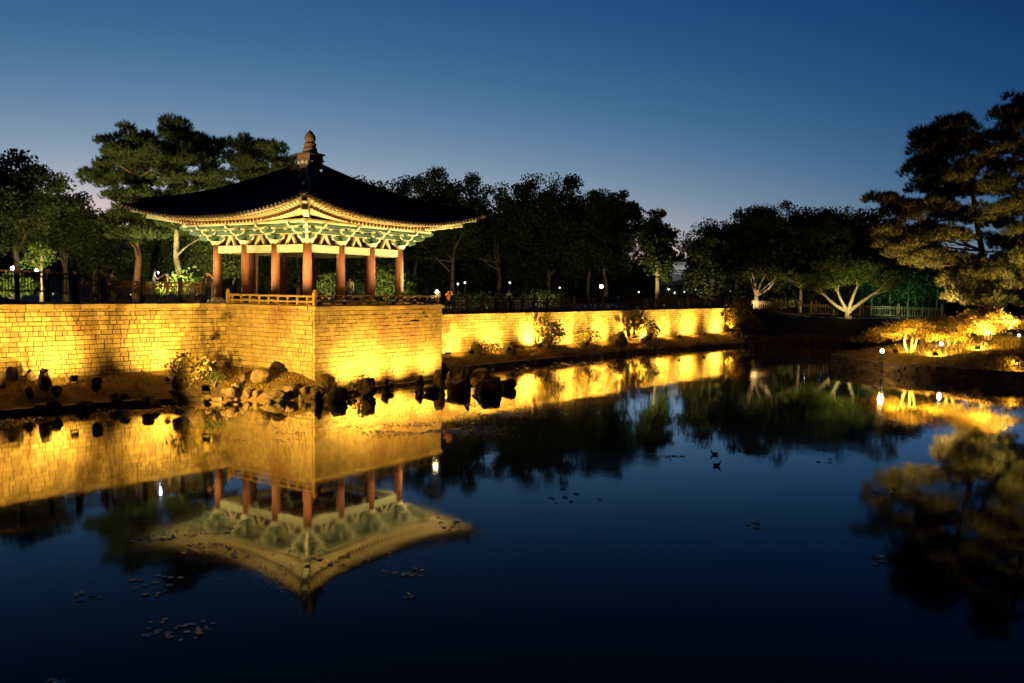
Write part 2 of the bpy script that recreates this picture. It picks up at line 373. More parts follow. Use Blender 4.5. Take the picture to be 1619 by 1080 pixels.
# low earth mound behind the left wall, under the left fence
d = (LW1 - LW0).normalized(); nb = V(-d.y, d.x, 0)
mf = [LW0 + nb * 0.30 + d * (0.2 + i * 0.62) for i in range(17)]
mbk = [p + nb * 6 for p in mf]
mm = MB(); vsm = []
for i in range(17):
    hgt = 0.45 * max(0, min(1, (13.5 - i) / 5.0))
    for t, h in ((0, 0.0), (0.06, 0.55), (0.15, 1.0), (0.6, 0.9), (1.0, -0.1)):
        p = mf[i].lerp(mbk[i], t); vsm.append((p.x, p.y, ZT - 0.02 + hgt * h + (0.03 * nz(p.x, p.y, 2) if h > 0 else 0)))
mm.add(vsm, [(i * 5 + j, (i + 1) * 5 + j, (i + 1) * 5 + j + 1, i * 5 + j + 1) for i in range(16) for j in range(4)])
struct(mm.build('mound', M['ground'], smooth=True))

# ------------------------------------------------------------------ stone walls, laid block by block
def brick_mesh(mat, seed):
    rd = random.Random(seed); bm = bmesh.new(); bmesh.ops.create_cube(bm, size=1.0)
    bmesh.ops.bevel(bm, geom=bm.edges[:], offset=0.05, segments=1, affect='EDGES')
    for v in bm.verts:
        v.co.x += rd.uniform(-0.02, 0.02); v.co.z += rd.uniform(-0.025, 0.025); v.co.y += rd.uniform(-0.02, 0.02)
    me = bpy.data.meshes.new('brick'); bm.to_mesh(me); bm.free(); me.materials.append(mat); return me
def course_specs(o, ang, L, z0, z1, ch, lmin, lmax, depth, seed, gap=0.03):
    rd = random.Random(seed); out = []; z = z0; ca, sa = math.cos(ang), math.sin(ang)
    while z < z1 - 0.03:
        h = ch * rd.uniform(0.88, 1.12)
        if z + h > z1 - 0.05: h = z1 - z
        s = -rd.uniform(0, lmin) if L > 12 else 0.0
        while s < L - 0.02:
            l = rd.uniform(lmin, lmax) if rd.random() < 0.85 else lmin * rd.uniform(0.6, 0.9)
            if L - (s + l) < lmin * 0.6: l = L - s
            out_p = rd.uniform(-0.02, 0.02)
            mid = s + l / 2; dy = depth / 2 + out_p
            out.append(((o[0] + ca * mid - sa * dy, o[1] + sa * mid + ca * dy, z + h / 2 + rd.uniform(-.004, .004)), ang + rd.uniform(-0.012, 0.012), (l - gap, depth, h - gap)))
            s += l
        z += h
    return out
def lay(parent, specs, mat, world_of, nmax=300):
    meshes = [brick_mesh(mat, 50 + i) for i in range(8)]
    def size(sp):
        p = world_of(sp[0]); dd = math.hypot(p[0], p[1])
        if p[0] / p[1] < -0.62 or p[2] < 0.1: return 0
        if sp[0][2] < 1.0: return 0.3 * sp[2][0] * sp[2][2] / dd ** 2
        return sp[2][0] * sp[2][2] / dd ** 2
    specs = sorted(specs, key=size, reverse=True); rd = random.Random(3)
    for sp in specs[:nmax]: link('brick', rd.choice(meshes), parent, sp[0], (0, 0, sp[1]), sp[2])
    rest = specs[nmax:]
    if not rest: return
    base = []
    for me in meshes:
        a = np.empty(len(me.vertices) * 3, dtype=np.float32); me.vertices.foreach_get('co', a)
        base.append((a.reshape(-1, 3), [tuple(p.vertices) for p in me.polygons]))
    vs = []; fs = []; nv = 0
    for sp in rest:
        a, f = rd.choice(base); a = a * np.array(sp[2]); c, s = math.cos(sp[1]), math.sin(sp[1])
        b = np.stack([a[:, 0] * c - a[:, 1] * s + sp[0][0], a[:, 0] * s + a[:, 1] * c + sp[0][1], a[:, 2] + sp[0][2]], 1)
        vs.append(b); fs += [tuple(i + nv for i in q) for q in f]; nv += len(a)
    me = bpy.data.meshes.new('brick_courses'); me.from_pydata(np.concatenate(vs).tolist(), [], fs); me.materials.append(mat)
    tag(link('brick_courses', me, parent), kind='stuff')
def caps(parent, o, ang, L, z0, h, proud, slab, mat, seed, back=0.45):
    rd = random.Random(seed); s = 0.0; ca, sa = math.cos(ang), math.sin(ang); bmx = [brick_mesh(mat, 90 + i) for i in range(3)]
    while s < L - 0.05:
        l = slab * rd.uniform(0.75, 1.2)
        if L - s - l < slab * 0.4: l = L - s
        mid = s + l / 2; dy = back / 2 - proud + rd.uniform(-.008, .008)
        link('cap_stone', rd.choice(bmx), parent, (o[0] + ca * mid - sa * dy, o[1] + sa * mid + ca * dy, z0 + h / 2), (0, 0, ang), (l - .012, back, h))
        s += l

def wall_thing(name, label, P0, P1, z0, z1, zcap, seed, mat, lmin, lmax, ch, nmax):
    dv = P1 - P0; ang = math.atan2(dv.y, dv.x); L = dv.length
    root = thing(name, label, 'wall', (P0.x, P0.y, 0), ang)
    core = MB(); core.box((L / 2, 0.35, (z0 - 0.4 + z1) / 2), (L, 0.62, z1 - z0 + 0.4 - 0.02)); core.build('core', M['mortar'], root)
    ca, sa = math.cos(ang), math.sin(ang)
    wo = lambda p: (P0.x + ca * p[0] - sa * p[1], P0.y + sa * p[0] + ca * p[1], p[2])
    lay(root, course_specs((0, 0), 0, L, z0, z1, ch, lmin, lmax, 0.14, seed, 0.027), mat, wo, nmax)
    caps(root, (0, 0), 0, L, z1 + 0.004, zcap - z1, 0.03, 1.1, mat, seed + 5)
    return root
lw = wall_thing('retaining_wall', 'long floodlit stone block wall left of the pavilion, below the picket fence', LW0, LW1, 0.6, 4.0, 4.2, 11, M['stone'], 0.2, 0.40, 0.2, 300)
rw = wall_thing('retaining_wall', 'lower stone block wall receding right from the pavilion with pools of light', RW0, RW1, 0.5, 3.26, 3.44, 23, M['stone'], 0.3, 0.6, 0.19, 0)
mb = MB(); mb.beam(V(22.0, 88.55, 1.65), V(27.5, 92.2, 1.65), 0.5, 3.3); mb.build('return_wall', M['mortar'], rw, world=True).matrix_parent_inverse = rw.matrix_basis.to_3x3().to_4x4().inverted()
# thin drain pipe on the left wall close to the base
p = LW0 + d * ((LW1 - LW0).length - 1.0) + V(d.y, -d.x, 0) * 0.05
mb = MB(); mb.tube([(p.x, p.y, 3.95), (p.x + 0.05, p.y - 0.05, 2.6), (p.x + 0.12, p.y - 0.1, 1.0)], 0.035, 8)
mb.tube([(p.x, p.y, 3.93), (p.x - 0.1, p.y + 0.12, 3.97)], 0.04, 8)
tag(mb.build('drain_pipe', M['rail']), 'thin leaning drain pipe on the left wall beside the pavilion base', 'pipe')

# projecting stone base under the pavilion
BX, BY = -9.23, 39.84; TH = 0.5801
vdir = V(math.sin(TH), math.cos(TH), 0); udir = V(-math.cos(TH), math.sin(TH), 0)
ANG = math.atan2(vdir.y, vdir.x); L1, L2 = 6.37, 9.675; ZB = 4.02
base = thing('masonry_terrace', 'tall floodlit stone block base jutting into the pond under the pavilion', 'terrace', (BX, BY, 0), ANG)
ca, sa = math.cos(ANG), math.sin(ANG)
bw = lambda p: (BX + ca * p[0] - sa * p[1], BY + sa * p[0] + ca * p[1], p[2])
core = MB(); core.box((L2 / 2 + 0.03, L1 / 2 + 1.03, (ZB - 0.8) / 2), (L2 - 0.1, L1 + 1.9, ZB + 0.8 - 0.02)); core.build('core', M['mortar'], base)
sp = course_specs((0.0, 0), 0, L2, -0.3, ZB, 0.205, 0.22, 0.42, 0.15, 31, 0.021)
sp += course_specs((0.0, L1), -math.pi / 2, L1 - 0.16, -0.1, ZB, 0.205, 0.2, 0.38, 0.15, 37, 0.021)
sp += course_specs((L2, 0.16), math.pi / 2, 4.0, -0.1, ZB, 0.205, 0.2, 0.42, 0.15, 39)
lay(base, sp, M['stone_pale'], bw, 300)
caps(base, (-0.06, -0.02), 0, L2 + 0.12, ZB + 0.004, 0.17, 0.06, 1.3, M['stone_pale'], 41, 0.5)
caps(base, (-0.02, L1), -math.pi / 2, L1 - 0.46, ZB + 0.004, 0.172, 0.06, 1.3, M['stone_pale'], 43, 0.5)
mb = MB(); mb.box((L2 / 2 + 0.2, L1 / 2 + 0.6, ZB + 0.09), (L2 - 0.5, L1 + 0.4, 0.16)); mb.build('floor_slab', M['stone_pale'], base)
mb = MB(); mb.box((L2 / 2, -0.16, 0.02), (L2, 0.34, 0.2)); mb.build('footing', M['rock_pale'], base)

# low timber railing round the edge of the base
rail = thing('terrace_railing', 'low pale timber railing along the edge of the stone base', 'railing', (BX, BY, ZB + 0.176), ANG)
def rail_run(ox, oy, dx, dy, Ln, npost, posts=True):
    ang = math.atan2(dy, dx); n = int(Ln / 0.62)
    for z, h, w in ((0.03, 0.06, 0.16), (0.20, 0.075, 0.11), (0.46, 0.085, 0.10)):
        mb = MB()
        if z > 0.4: mb.tube([(ox, oy, z), (ox + dx * Ln, oy + dy * Ln, z)], 0.05, 8)
        else: mb.box((ox + dx * Ln / 2, oy + dy * Ln / 2, z), (Ln, w, h), ang)
        mb.build('rail', M['rail'], rail)
    st = MB(); st.box((0, 0, 0.115), (0.09, 0.08, 0.10)); st.box((0, 0, 0.32), (0.09, 0.06, 0.17)); st.lathe([(0.05, 0.36), (0.10, 0.41), (0.07, 0.43)], n=8)
    sm = st.mesh('strut', M['rail'])
    for i in range(n):
        s = Ln * (i + 0.5) / n; link('strut', sm, rail, (ox + dx * s, oy + dy * s, 0), (0, 0, ang))
    if posts:
        pmx = MB(); pmx.box((0, 0, 0.30), (0.15, 0.15, 0.60)); pmx.lathe([(0.05, 0.60), (0.09, 0.64), (0.085, 0.70), (0.03, 0.75)], n=10)
        pme = pmx.mesh('post', M['rail'])
        for s in npost: link('post', pme, rail, (ox + dx * s, oy + dy * s, 0), (0, 0, ang))
rail_run(0.12, 0.26, 0, 1, L1 - 0.30, (L1 - 0.3,))
rail_run(0.26, 0.12, 1, 0, L2 - 0.5, (L2 - 0.42,))
pmx = MB(); pmx.box((0.12, 0.12, 0.32), (0.16, 0.16, 0.64)); pmx.lathe([(0.05, 0.64), (0.09, 0.68), (0.085, 0.74), (0.03, 0.79)], c=(0.12, 0.12, 0), n=10); pmx.build('post', M['rail'], rail)
# ------------------------------------------------------------------ the pavilion
BAY = 2.341; HH = 1.5 * BAY
PC = V(-11.38, 48.06, 4.2)
pav = thing('pavilion', 'floodlit timber pavilion with red columns and upswept tiled roof on the stone base', 'pavilion', PC, ANG)
mb = MB(); mb.box((-0.15, -0.15, 0.03), (2 * HH + 2.0, 2 * HH + 2.0, 0.10)); mb.box((0, 0, 0.095), (2 * HH + 1.2, 2 * HH + 1.2, 0.05)); mb.build('platform', M['stone_pale'], pav)
grid = [-HH, -HH + BAY, HH - BAY, HH]
cols = [(x, y) for x in grid for y in grid if abs(x) > HH - .1 or abs(y) > HH - .1]
cm = MB(); cm.lathe([(0.30, 0.10), (0.29, 0.20), (0.26, 0.24)], n=16); plinth = cm.mesh('plinth', M['stone_pale'])
cm = MB(); cm.lathe([(0.228, 0.235), (0.236, 0.9), (0.236, 1.5), (0.225, 2.3), (0.205, 3.13)], n=20); shaft = cm.mesh('column', M['column'], True)
for x, y in cols:
    c = link('column', shaft, pav, (x, y, 0)); link('plinth', plinth, c)
# lintels and plate between the columns, strut with two legs in each bay
lm = MB(); lm.box((0, 0, 2.84), (BAY - 0.40, 0.17, 0.31)); lm.box((0, 0, 2.672), (BAY - 0.40, 0.20, 0.03), m=1); lm.box((0, 0, 3.02), (BAY - 0.40, 0.22, 0.045), m=1)
lintel = lm.mesh('lintel', [M['lintel'], M['cream']])
um = MB(); um.box((0, 0, 3.70), (BAY - 0.06, 0.14, 0.16)); um.box((0, 0, 3.605), (BAY - 0.06, 0.16, 0.03), m=1); um.box((0, 0, 3.98), (BAY - 0.06, 0.14, 0.14)); um.box((0, 0, 3.895), (BAY - 0.06, 0.16, 0.028), m=1)
upper = um.mesh('upper_beam', [M['green'], M['cream']])
vm = MB()
for s in (-1, 1): vm.beam((s * 0.34, 0, 3.06), (s * 0.05, 0, 3.56), 0.10, 0.13, up=(0, 1, 0))
vm.box((0, 0, 3.55), (0.22, 0.16, 0.07))
vstrut = vm.mesh('forked_strut', M['cream'])
bm_ = MB(); bm_.box((0, 0, 3.33), (BAY - 0.1, 0.03, 0.52)); panel = bm_.mesh('dark_opening_sheet', M['redwood'])  # dark sheet standing in for the shaded opening behind the struts
for k in range(4):
    a = k * math.pi / 2
    for j in (-1, 0, 1):
        x, y = j * BAY, -HH
        p = (x * math.cos(a) - y * math.sin(a), x * math.sin(a) + y * math.cos(a), 0)
        link('lintel', lintel, pav, p, (0, 0, a)); link('upper_beam', upper, pav, p, (0, 0, a)); link('forked_strut', vstrut, pav, p, (0, 0, a))
        q = (p[0] * 0.94, p[1] * 0.94, 0) if j == 0 else (p[0] if abs(p[0]) < HH - .1 else p[0] * .94, p[1] if abs(p[1]) < HH - .1 else p[1] * .94, 0)
        link('dark_opening_sheet', panel, pav, q, (0, 0, a))
# bracket sets
OUT = 1.12                                              # how far the outer purlin stands off the columns
def arm(mb, o, ax, s0, s1, z, h, th):
    """a bracket arm from s0 to s1 along ax with rounded lower ends; undersides and ends pale, sides green"""
    r = min(h * 0.9, 0.25); pr = []
    for s, sg in ((s0, -1), (s1, 1)):
        seq = [(s - sg * r * 1.4, z)] + [(s - sg * r * 1.4 * (1 - math.sin(q)), z + h * 0.75 * (1 - math.cos(q))) for q in (0.5, 0.9, 1.25, 1.57)] + [(s, z + h)]
        pr.append(seq)
    prof = pr[0][::-1] + pr[1]
    n = len(prof)
    mb.prism(prof, (o[0], o[1], 0), ax, (0, 0, 1), th, 0, lambda i: 0 if i == n - 1 else 1)  # cream paint; on the undersides it also holds the light from below
def soro(mb, p, z, w=0.2, h=0.1):
    mb.box((p[0], p[1], z + h / 2), (w * 0.7, w * 0.7, h), taper=1.35, m=1)
def bracket(corner):
    mb = MB(); Z0 = 3.10
    mb.box((0, 0, Z0 + 0.10), (0.34, 0.34, 0.20), taper=1.55, m=1)
    outs = [V(0, -1, 0)] + ([V(-1, 0, 0)] if corner else [])
    alongs = [V(1, 0, 0)] + ([V(0, 1, 0)] if corner else [])
    for al in alongs:
        arm(mb, (0, 0), al, -0.62, 0.62, Z0 + 0.20, 0.24, 0.13); arm(mb, (0, 0), al, -0.88, 0.88, Z0 + 0.50, 0.22, 0.13)
        for s in (-0.52, 0.52): soro(mb, al * s, Z0 + 0.43)
        for s in (-0.78, 0.78): soro(mb, al * s, Z0 + 0.71)
    for o_ in outs:
        al = V(-o_.y, o_.x, 0)
        arm(mb, (0, 0), o_, -0.5, 0.62, Z0 + 0.21, 0.23, 0.12); arm(mb, (0, 0), o_, -0.7, 0.96, Z0 + 0.49, 0.22, 0.12); arm(mb, (0, 0), o_, -0.7, 1.34, Z0 + 0.74, 0.22, 0.12)
        for s, zz in ((0.56, 0.43), (0.90, 0.70)): soro(mb, o_ * s, Z0 + zz)
        arm(mb, o_ * 0.56, al, -0.55, 0.55, Z0 + 0.52, 0.2, 0.11); arm(mb, o_ * OUT, al, -0.66, 0.66, Z0 + 0.78, 0.17, 0.11)
        for s in (-0.46, 0, 0.46): soro(mb, o_ * 0.56 + al * s, Z0 + 0.71)
    if corner:
        dg = V(-1, -1, 0).normalized()
        arm(mb, (0, 0), dg, -0.5, 0.95, Z0 + 0.22, 0.23, 0.13); arm(mb, (0, 0), dg, -0.7, 1.45, Z0 + 0.48, 0.23, 0.13); arm(mb, (0, 0), dg, -0.7, 1.95, Z0 + 0.74, 0.23, 0.13)
        for s, zz in ((0.85, 0.44), (1.32, 0.70)): soro(mb, dg * s, Z0 + zz)
    return mb.mesh('bracket_set', [M['green'], M['cream']])
bs, bc = bracket(False), bracket(True)
for k in range(4):
    a = k * math.pi / 2
    for j in (-0.5, 0.5):
        x, y = j * BAY, -HH
        link('bracket_set', bs, pav, (x * math.cos(a) - y * math.sin(a), x * math.sin(a) + y * math.cos(a), 0), (0, 0, a))
    x, y = -HH, -HH
    link('bracket_set', bc, pav, (x * math.cos(a) - y * math.sin(a), x * math.sin(a) + y * math.cos(a), 0), (0, 0, a))
# outer purlins
for k in range(4):
    a = k * math.pi / 2; Lp = 2 * (HH + OUT) + 0.5; y = -(HH + OUT)
    mb = MB(); mb.tube([(-Lp / 2, y, 4.12), (Lp / 2, y, 4.12)], 0.11, 10); 
    o = mb.build('purlin', M['cream'], pav, True); o.rotation_euler = (0, 0, a)
    mb = MB(); mb.box((0, y, 3.96), (Lp - 0.7, 0.11, 0.12)); o = mb.build('purlin_tie', M['green'], pav); o.rotation_euler = (0, 0, a)
# ceiling and inner beams
mb = MB(); mb.box((0, 0, 4.15), (2 * HH, 2 * HH, 0.05))
for s in (-HH / 3, HH / 3): mb.box((s, 0, 3.95), (0.22, 2 * HH - 0.2, 0.3)); mb.box((0, s, 3.75), (2 * HH - 0.2, 0.2, 0.22))
mb.build('ceiling', M['redwood'], pav)

# roof ------------------------------------------------------------
RH = 6.6                                                # half width of the eaves
def lift(w): return 0.80 * abs(w) ** 2.4
def rz(s, w):                                           # roof skin height (local) at radial s and side position w
    mid = 7.58 - 4.42 * s + 1.12 * s * s
    hip = 7.58 - 4.02 * s + 1.52 * s * s
    return mid + (hip - mid) * abs(w) ** 2.0 * 0 + lift(w) * (s ** 2.6) + 0.12 * s * (1 - s) * abs(w) ** 2
def plan(s, w): return s * (RH + 0.22 * abs(w) ** 3)
roof = MB(); N = 16
roofo = None
sheets = []
for k in range(4):
    a = k * math.pi / 2; ca_, sa_ = math.cos(a), math.sin(a)
    rot = lambda x, y, z, ca_=ca_, sa_=sa_: (x * ca_ - y * sa_, x * sa_ + y * ca_, z)
    sh = MB(); vs_ = []
    for i in range(N + 1):
        s = max(0.02, i / N)
        for j in range(-N, N + 1):
            w = j / N; r_ = plan(s, w); vs_.append(rot(w * r_, -r_, rz(s, w)))
    W_ = 2 * N + 1
    sh.add(vs_, [(i * W_ + j, i * W_ + j + 1, (i + 1) * W_ + j + 1, (i + 1) * W_ + j) for i in range(N) for j in range(2 * N)])
    if roofo is None:
        roofo = sh.build('roof', M['tile'], pav, True)
    else: sh.build('roof_slope', M['tile'], roofo, True)
    # convex tile rows, perpendicular to the eave, each closed by a round end
    tl = MB(); te = MB(); q = -RH + 0.14
    while q < RH - 0.05:
        s0 = min(0.985, max(0.05, abs(q) / RH + 0.01)); ns = max(3, int(14 * (1 - s0)) + 2)
        vs_ = []; ms = 6
        for i in range(ns):
            s = s0 + (1.012 - s0) * i / (ns - 1); r_ = s * RH; w = max(-1, min(1, q / r_)); r2 = plan(s, w)
            z = rz(s, w)
            for mth in range(ms + 1):
                an = math.pi * mth / ms; vs_.append(rot(q * r2 / r_ + 0.078 * math.cos(an), -r2, z + 0.085 * math.sin(an)))
        tl.add(vs_, [(i * (ms + 1) + j, i * (ms + 1) + j + 1, (i + 1) * (ms + 1) + j + 1, (i + 1) * (ms + 1) + j) for i in range(ns - 1) for j in range(ms)])
        w = max(-1, min(1, q / RH)); r2 = plan(1.014, w); z = rz(1.0, w); qq = q * r2 / RH
        te.tube([rot(qq, -r2, z + 0.025), rot(qq, -r2 - 0.035, z + 0.02)], 0.085, 8)
        te.tube([rot(qq + 0.135, -r2 + 0.0, z - 0.02), rot(qq + 0.135, -r2 - 0.02, z - 0.04)], 0.06, 6, squash=0.6)
        q += 0.268
    tag(tl.build('tile_rows', M['tile'], roofo, True), kind='stuff')
    tag(te.build('tile_ends', M['tile_end'], roofo), kind='stuff')
    # eave board, rafters, flying rafters, soffit
    eb = MB(); vs_ = []
    for j in range(-24, 25):
        w = j / 24; r_ = plan(0.995, w); z = rz(0.995, w)
        for dz, dr in ((-0.03, 0), (-0.085, 0), (-0.085, -0.10), (-0.03, -0.10)): vs_.append(rot(w * (r_ + dr), -(r_ + dr), z + dz))
    eb.add(vs_, [(i * 4 + c, (i + 1) * 4 + c, (i + 1) * 4 + (c + 1) % 4, i * 4 + (c + 1) % 4) for i in range(48) for c in range(4)])
    eb.build('eave_board', M['ochre'], roofo)
    ra = MB(); fl = MB(); q = -RH + 0.3
    while q < RH - 0.25:
        w = q / RH; lf = lift(w); sg = 1 if q > 0 else -1; aq = abs(q)
        def lat(rr, q=q, aq=aq, sg=sg):                 # fan towards the corners
            if aq < 3.0: return q
            t = (rr - 2.6) / (RH - 2.6); return sg * (2.6 + (aq - 2.6) * max(0, t)) if aq > 2.6 else q
        def P(rr, z): return rot(lat(rr), -(rr + 0.22 * abs(w) ** 3 * rr / RH), z)
        r_in = 3.3 if aq < 3.3 else max(3.3, 2.6 + 0.8)
        ra.tube([P(r_in, 4.60), P(4.63, 4.305 + lf * 0.25), P(5.75, 4.10 + lf * 0.72)], 0.078, 7, m=0)
        pe = Vector(P(5.75, 4.10 + lf * 0.72)); pi_ = Vector(P(5.70, 4.105 + lf * 0.715))
        ra.tube([pi_, pe + (pe - pi_) * 0.2], 0.079, 7, m=1)
        fl.beam(P(5.3, 4.275 + lf * 0.62), P(6.42, 4.215 + lf * 0.95), 0.105, 0.105); fl.beam(P(6.42, 4.215 + lf * 0.95), P(6.435, 4.215 + lf * 0.952), 0.09, 0.09, m=1)
        q += 0.268
    tag(ra.build('rafters', [M['ochre'], M['redwood']], roofo), kind='stuff')
    tag(fl.build('flying_rafters', [M['ochre'], M['redwood']], roofo), kind='stuff')
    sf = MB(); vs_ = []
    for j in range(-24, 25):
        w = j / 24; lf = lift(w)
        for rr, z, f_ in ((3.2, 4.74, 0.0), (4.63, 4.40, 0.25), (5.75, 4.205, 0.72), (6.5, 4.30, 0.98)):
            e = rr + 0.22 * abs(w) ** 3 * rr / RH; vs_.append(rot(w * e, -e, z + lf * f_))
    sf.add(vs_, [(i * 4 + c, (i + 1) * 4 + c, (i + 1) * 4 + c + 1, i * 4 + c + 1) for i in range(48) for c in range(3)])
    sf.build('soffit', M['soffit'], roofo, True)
# hip rafters and hip ridges
for k in range(4):
    a = k * math.pi / 2 ; ca_, sa_ = math.cos(a), math.sin(a)
    rot = lambda x, y, z, ca_=ca_, sa_=sa_: (x * ca_ - y * sa_, x * sa_ + y * ca_, z)
    C_ = lambda r_, z: rot(-r_, -r_, z)
    mb = MB(); mb.beam(C_(3.3, 4.62), C_(5.0, 4.40), 0.26, 0.32); mb.beam(C_(4.9, 4.41), C_(6.05, 4.62), 0.26, 0.32); mb.beam(C_(5.6, 4.80), C_(6.62, 4.92), 0.22, 0.26)
    mb.beam(C_(6.05, 4.62), C_(6.10, 4.63), 0.28, 0.34, m=1); mb.beam(C_(6.62, 4.92), C_(6.66, 4.925), 0.24, 0.28, m=1)
    mb.build('hip_rafter', [M['lintel'], M['redwood']], roofo)
    rg = MB(); pts = []
    for i in range(13):
        s = 0.07 + (0.955 - 0.07) * i / 12; pts.append((plan(s, 1), rz(s, 1)))
    for (r0, z0), (r1, z1) in zip(pts, pts[1:]):
        rg.beam(C_(r0, z0 + 0.12), C_(r1, z1 + 0.12), 0.30, 0.30); rg.beam(C_(r0, z0 + 0.30), C_(r1, z1 + 0.30), 0.24, 0.05); rg.beam(C_(r0, z0 + 0.22), C_(r1, z1 + 0.22), 0.36, 0.035)
    rg.tube([C_(r_, z_ + 0.36) for r_, z_ in pts], 0.09, 8)
    hr = rg.build('hip_ridge', M['tile'], roofo)
    r_, z_ = pts[-1]; og = MB()
    og.tube([C_(r_ - 0.05, z_ + 0.14), C_(r_ + 0.06, z_ + 0.14)], [0.20, 0.17], 12)
    og.tube([C_(r_ - 0.2, z_ + 0.40), C_(r_ - 0.05, z_ + 0.46), C_(r_ + 0.02, z_ + 0.62), C_(r_ - 0.04, z_ + 0.72)], [0.10, 0.12, 0.08, 0.03], 8)
    og.build('ridge_end_tile', M['tile_end'], hr)
    og = MB(); og.tube([C_(plan(0.975, 1), rz(0.975, 1) + 0.05), C_(plan(1.03, 1), rz(1.03, 1) + 0.06)], [0.11, 0.10], 10); og.build('corner_tile', M['tile_end'], hr)
# finial
fin = MB(); z0 = 7.62
fin.box((0, 0, z0 + 0.03), (0.95, 0.95, 0.42)); fin.box((0, 0, z0 + 0.27), (1.14, 1.14, 0.07)); fin.box((0, 0, z0 + 0.44), (1.0, 1.0, 0.28)); fin.box((0, 0, z0 + 0.63), (1.22, 1.22, 0.08), taper=0.93)
fo = fin.build('finial', M['finial'], roofo)
fl = MB(); fl.lathe([(0.42, z0 + 0.66), (0.44, z0 + 0.74), (0.38, z0 + 0.86), (0.40, z0 + 0.90), (0.36, z0 + 0.98), (0.31, z0 + 1.02), (0.34, z0 + 1.12), (0.35, z0 + 1.20), (0.28, z0 + 1.26)], n=20); fl.build('lotus_tier', M['finial'], fo, True)
fl = MB(); fl.lathe([(0.20, z0 + 1.25), (0.28, z0 + 1.34), (0.315, z0 + 1.48), (0.30, z0 + 1.62), (0.20, z0 + 1.78), (0.10, z0 + 1.88), (0.03, z0 + 1.97)], n=20); fl.build('orb', M['finial'], fo, True)
for k in range(4):
    a = k * math.pi / 2
    for s in (-0.3, 0.0, 0.3):
        fl = MB(); fl.lathe([(0.02, -0.03), (0.13, -0.02), (0.10, 0.03), (0.03, 0.05)], n=8)
        o = fl.build('tile_rosette', M['ornament'], fo); o.location = (s * math.cos(a) + 0.56 * math.sin(a), s * math.sin(a) - 0.56 * math.cos(a), z0 + 0.16 - abs(s) * 0.1); o.rotation_euler = (R(90), 0, a)
# ------------------------------------------------------------------ vegetation
def unit(n):
    v = rng.normal(size=(n, 3)); return v / np.linalg.norm(v, axis=1, keepdims=True)
def leaf_quads(C, size, droop=0.0, aspect=0.6, up=0.0):
    """one pointed leaf quad at every centre"""
    n = len(C); a = unit(n); a[:, 2] -= droop; a /= np.linalg.norm(a, axis=1, keepdims=True)
    h = unit(n); h[:, 2] += up
    b = np.cross(a, h); b /= np.linalg.norm(b, axis=1, keepdims=True) + 1e-9
    s = (size * rng.uniform(0.6, 1.3, n))[:, None]
    q = np.empty((n, 4, 3))
    q[:, 0] = C - a * s * 0.5; q[:, 1] = C + b * s * 0.5 * aspect - a * s * 0.05; q[:, 2] = C + a * s * 0.5; q[:, 3] = C - b * s * 0.5 * aspect - a * s * 0.05
    return q.reshape(-1, 3)
def limb(mb, p0, p1, r0, r1, bend=0.12, n=5):
    p0, p1 = Vector(p0), Vector(p1); L = (p1 - p0).length
    off = Vector(rng.normal(size=3)) * bend * L
    pts = [p0.lerp(p1, t) + off * math.sin(math.pi * t) * 0.5 for t in [i / n for i in range(n + 1)]]
    mb.tube(pts, [r0 + (r1 - r0) * i / n for i in range(n + 1)], 7); return pts
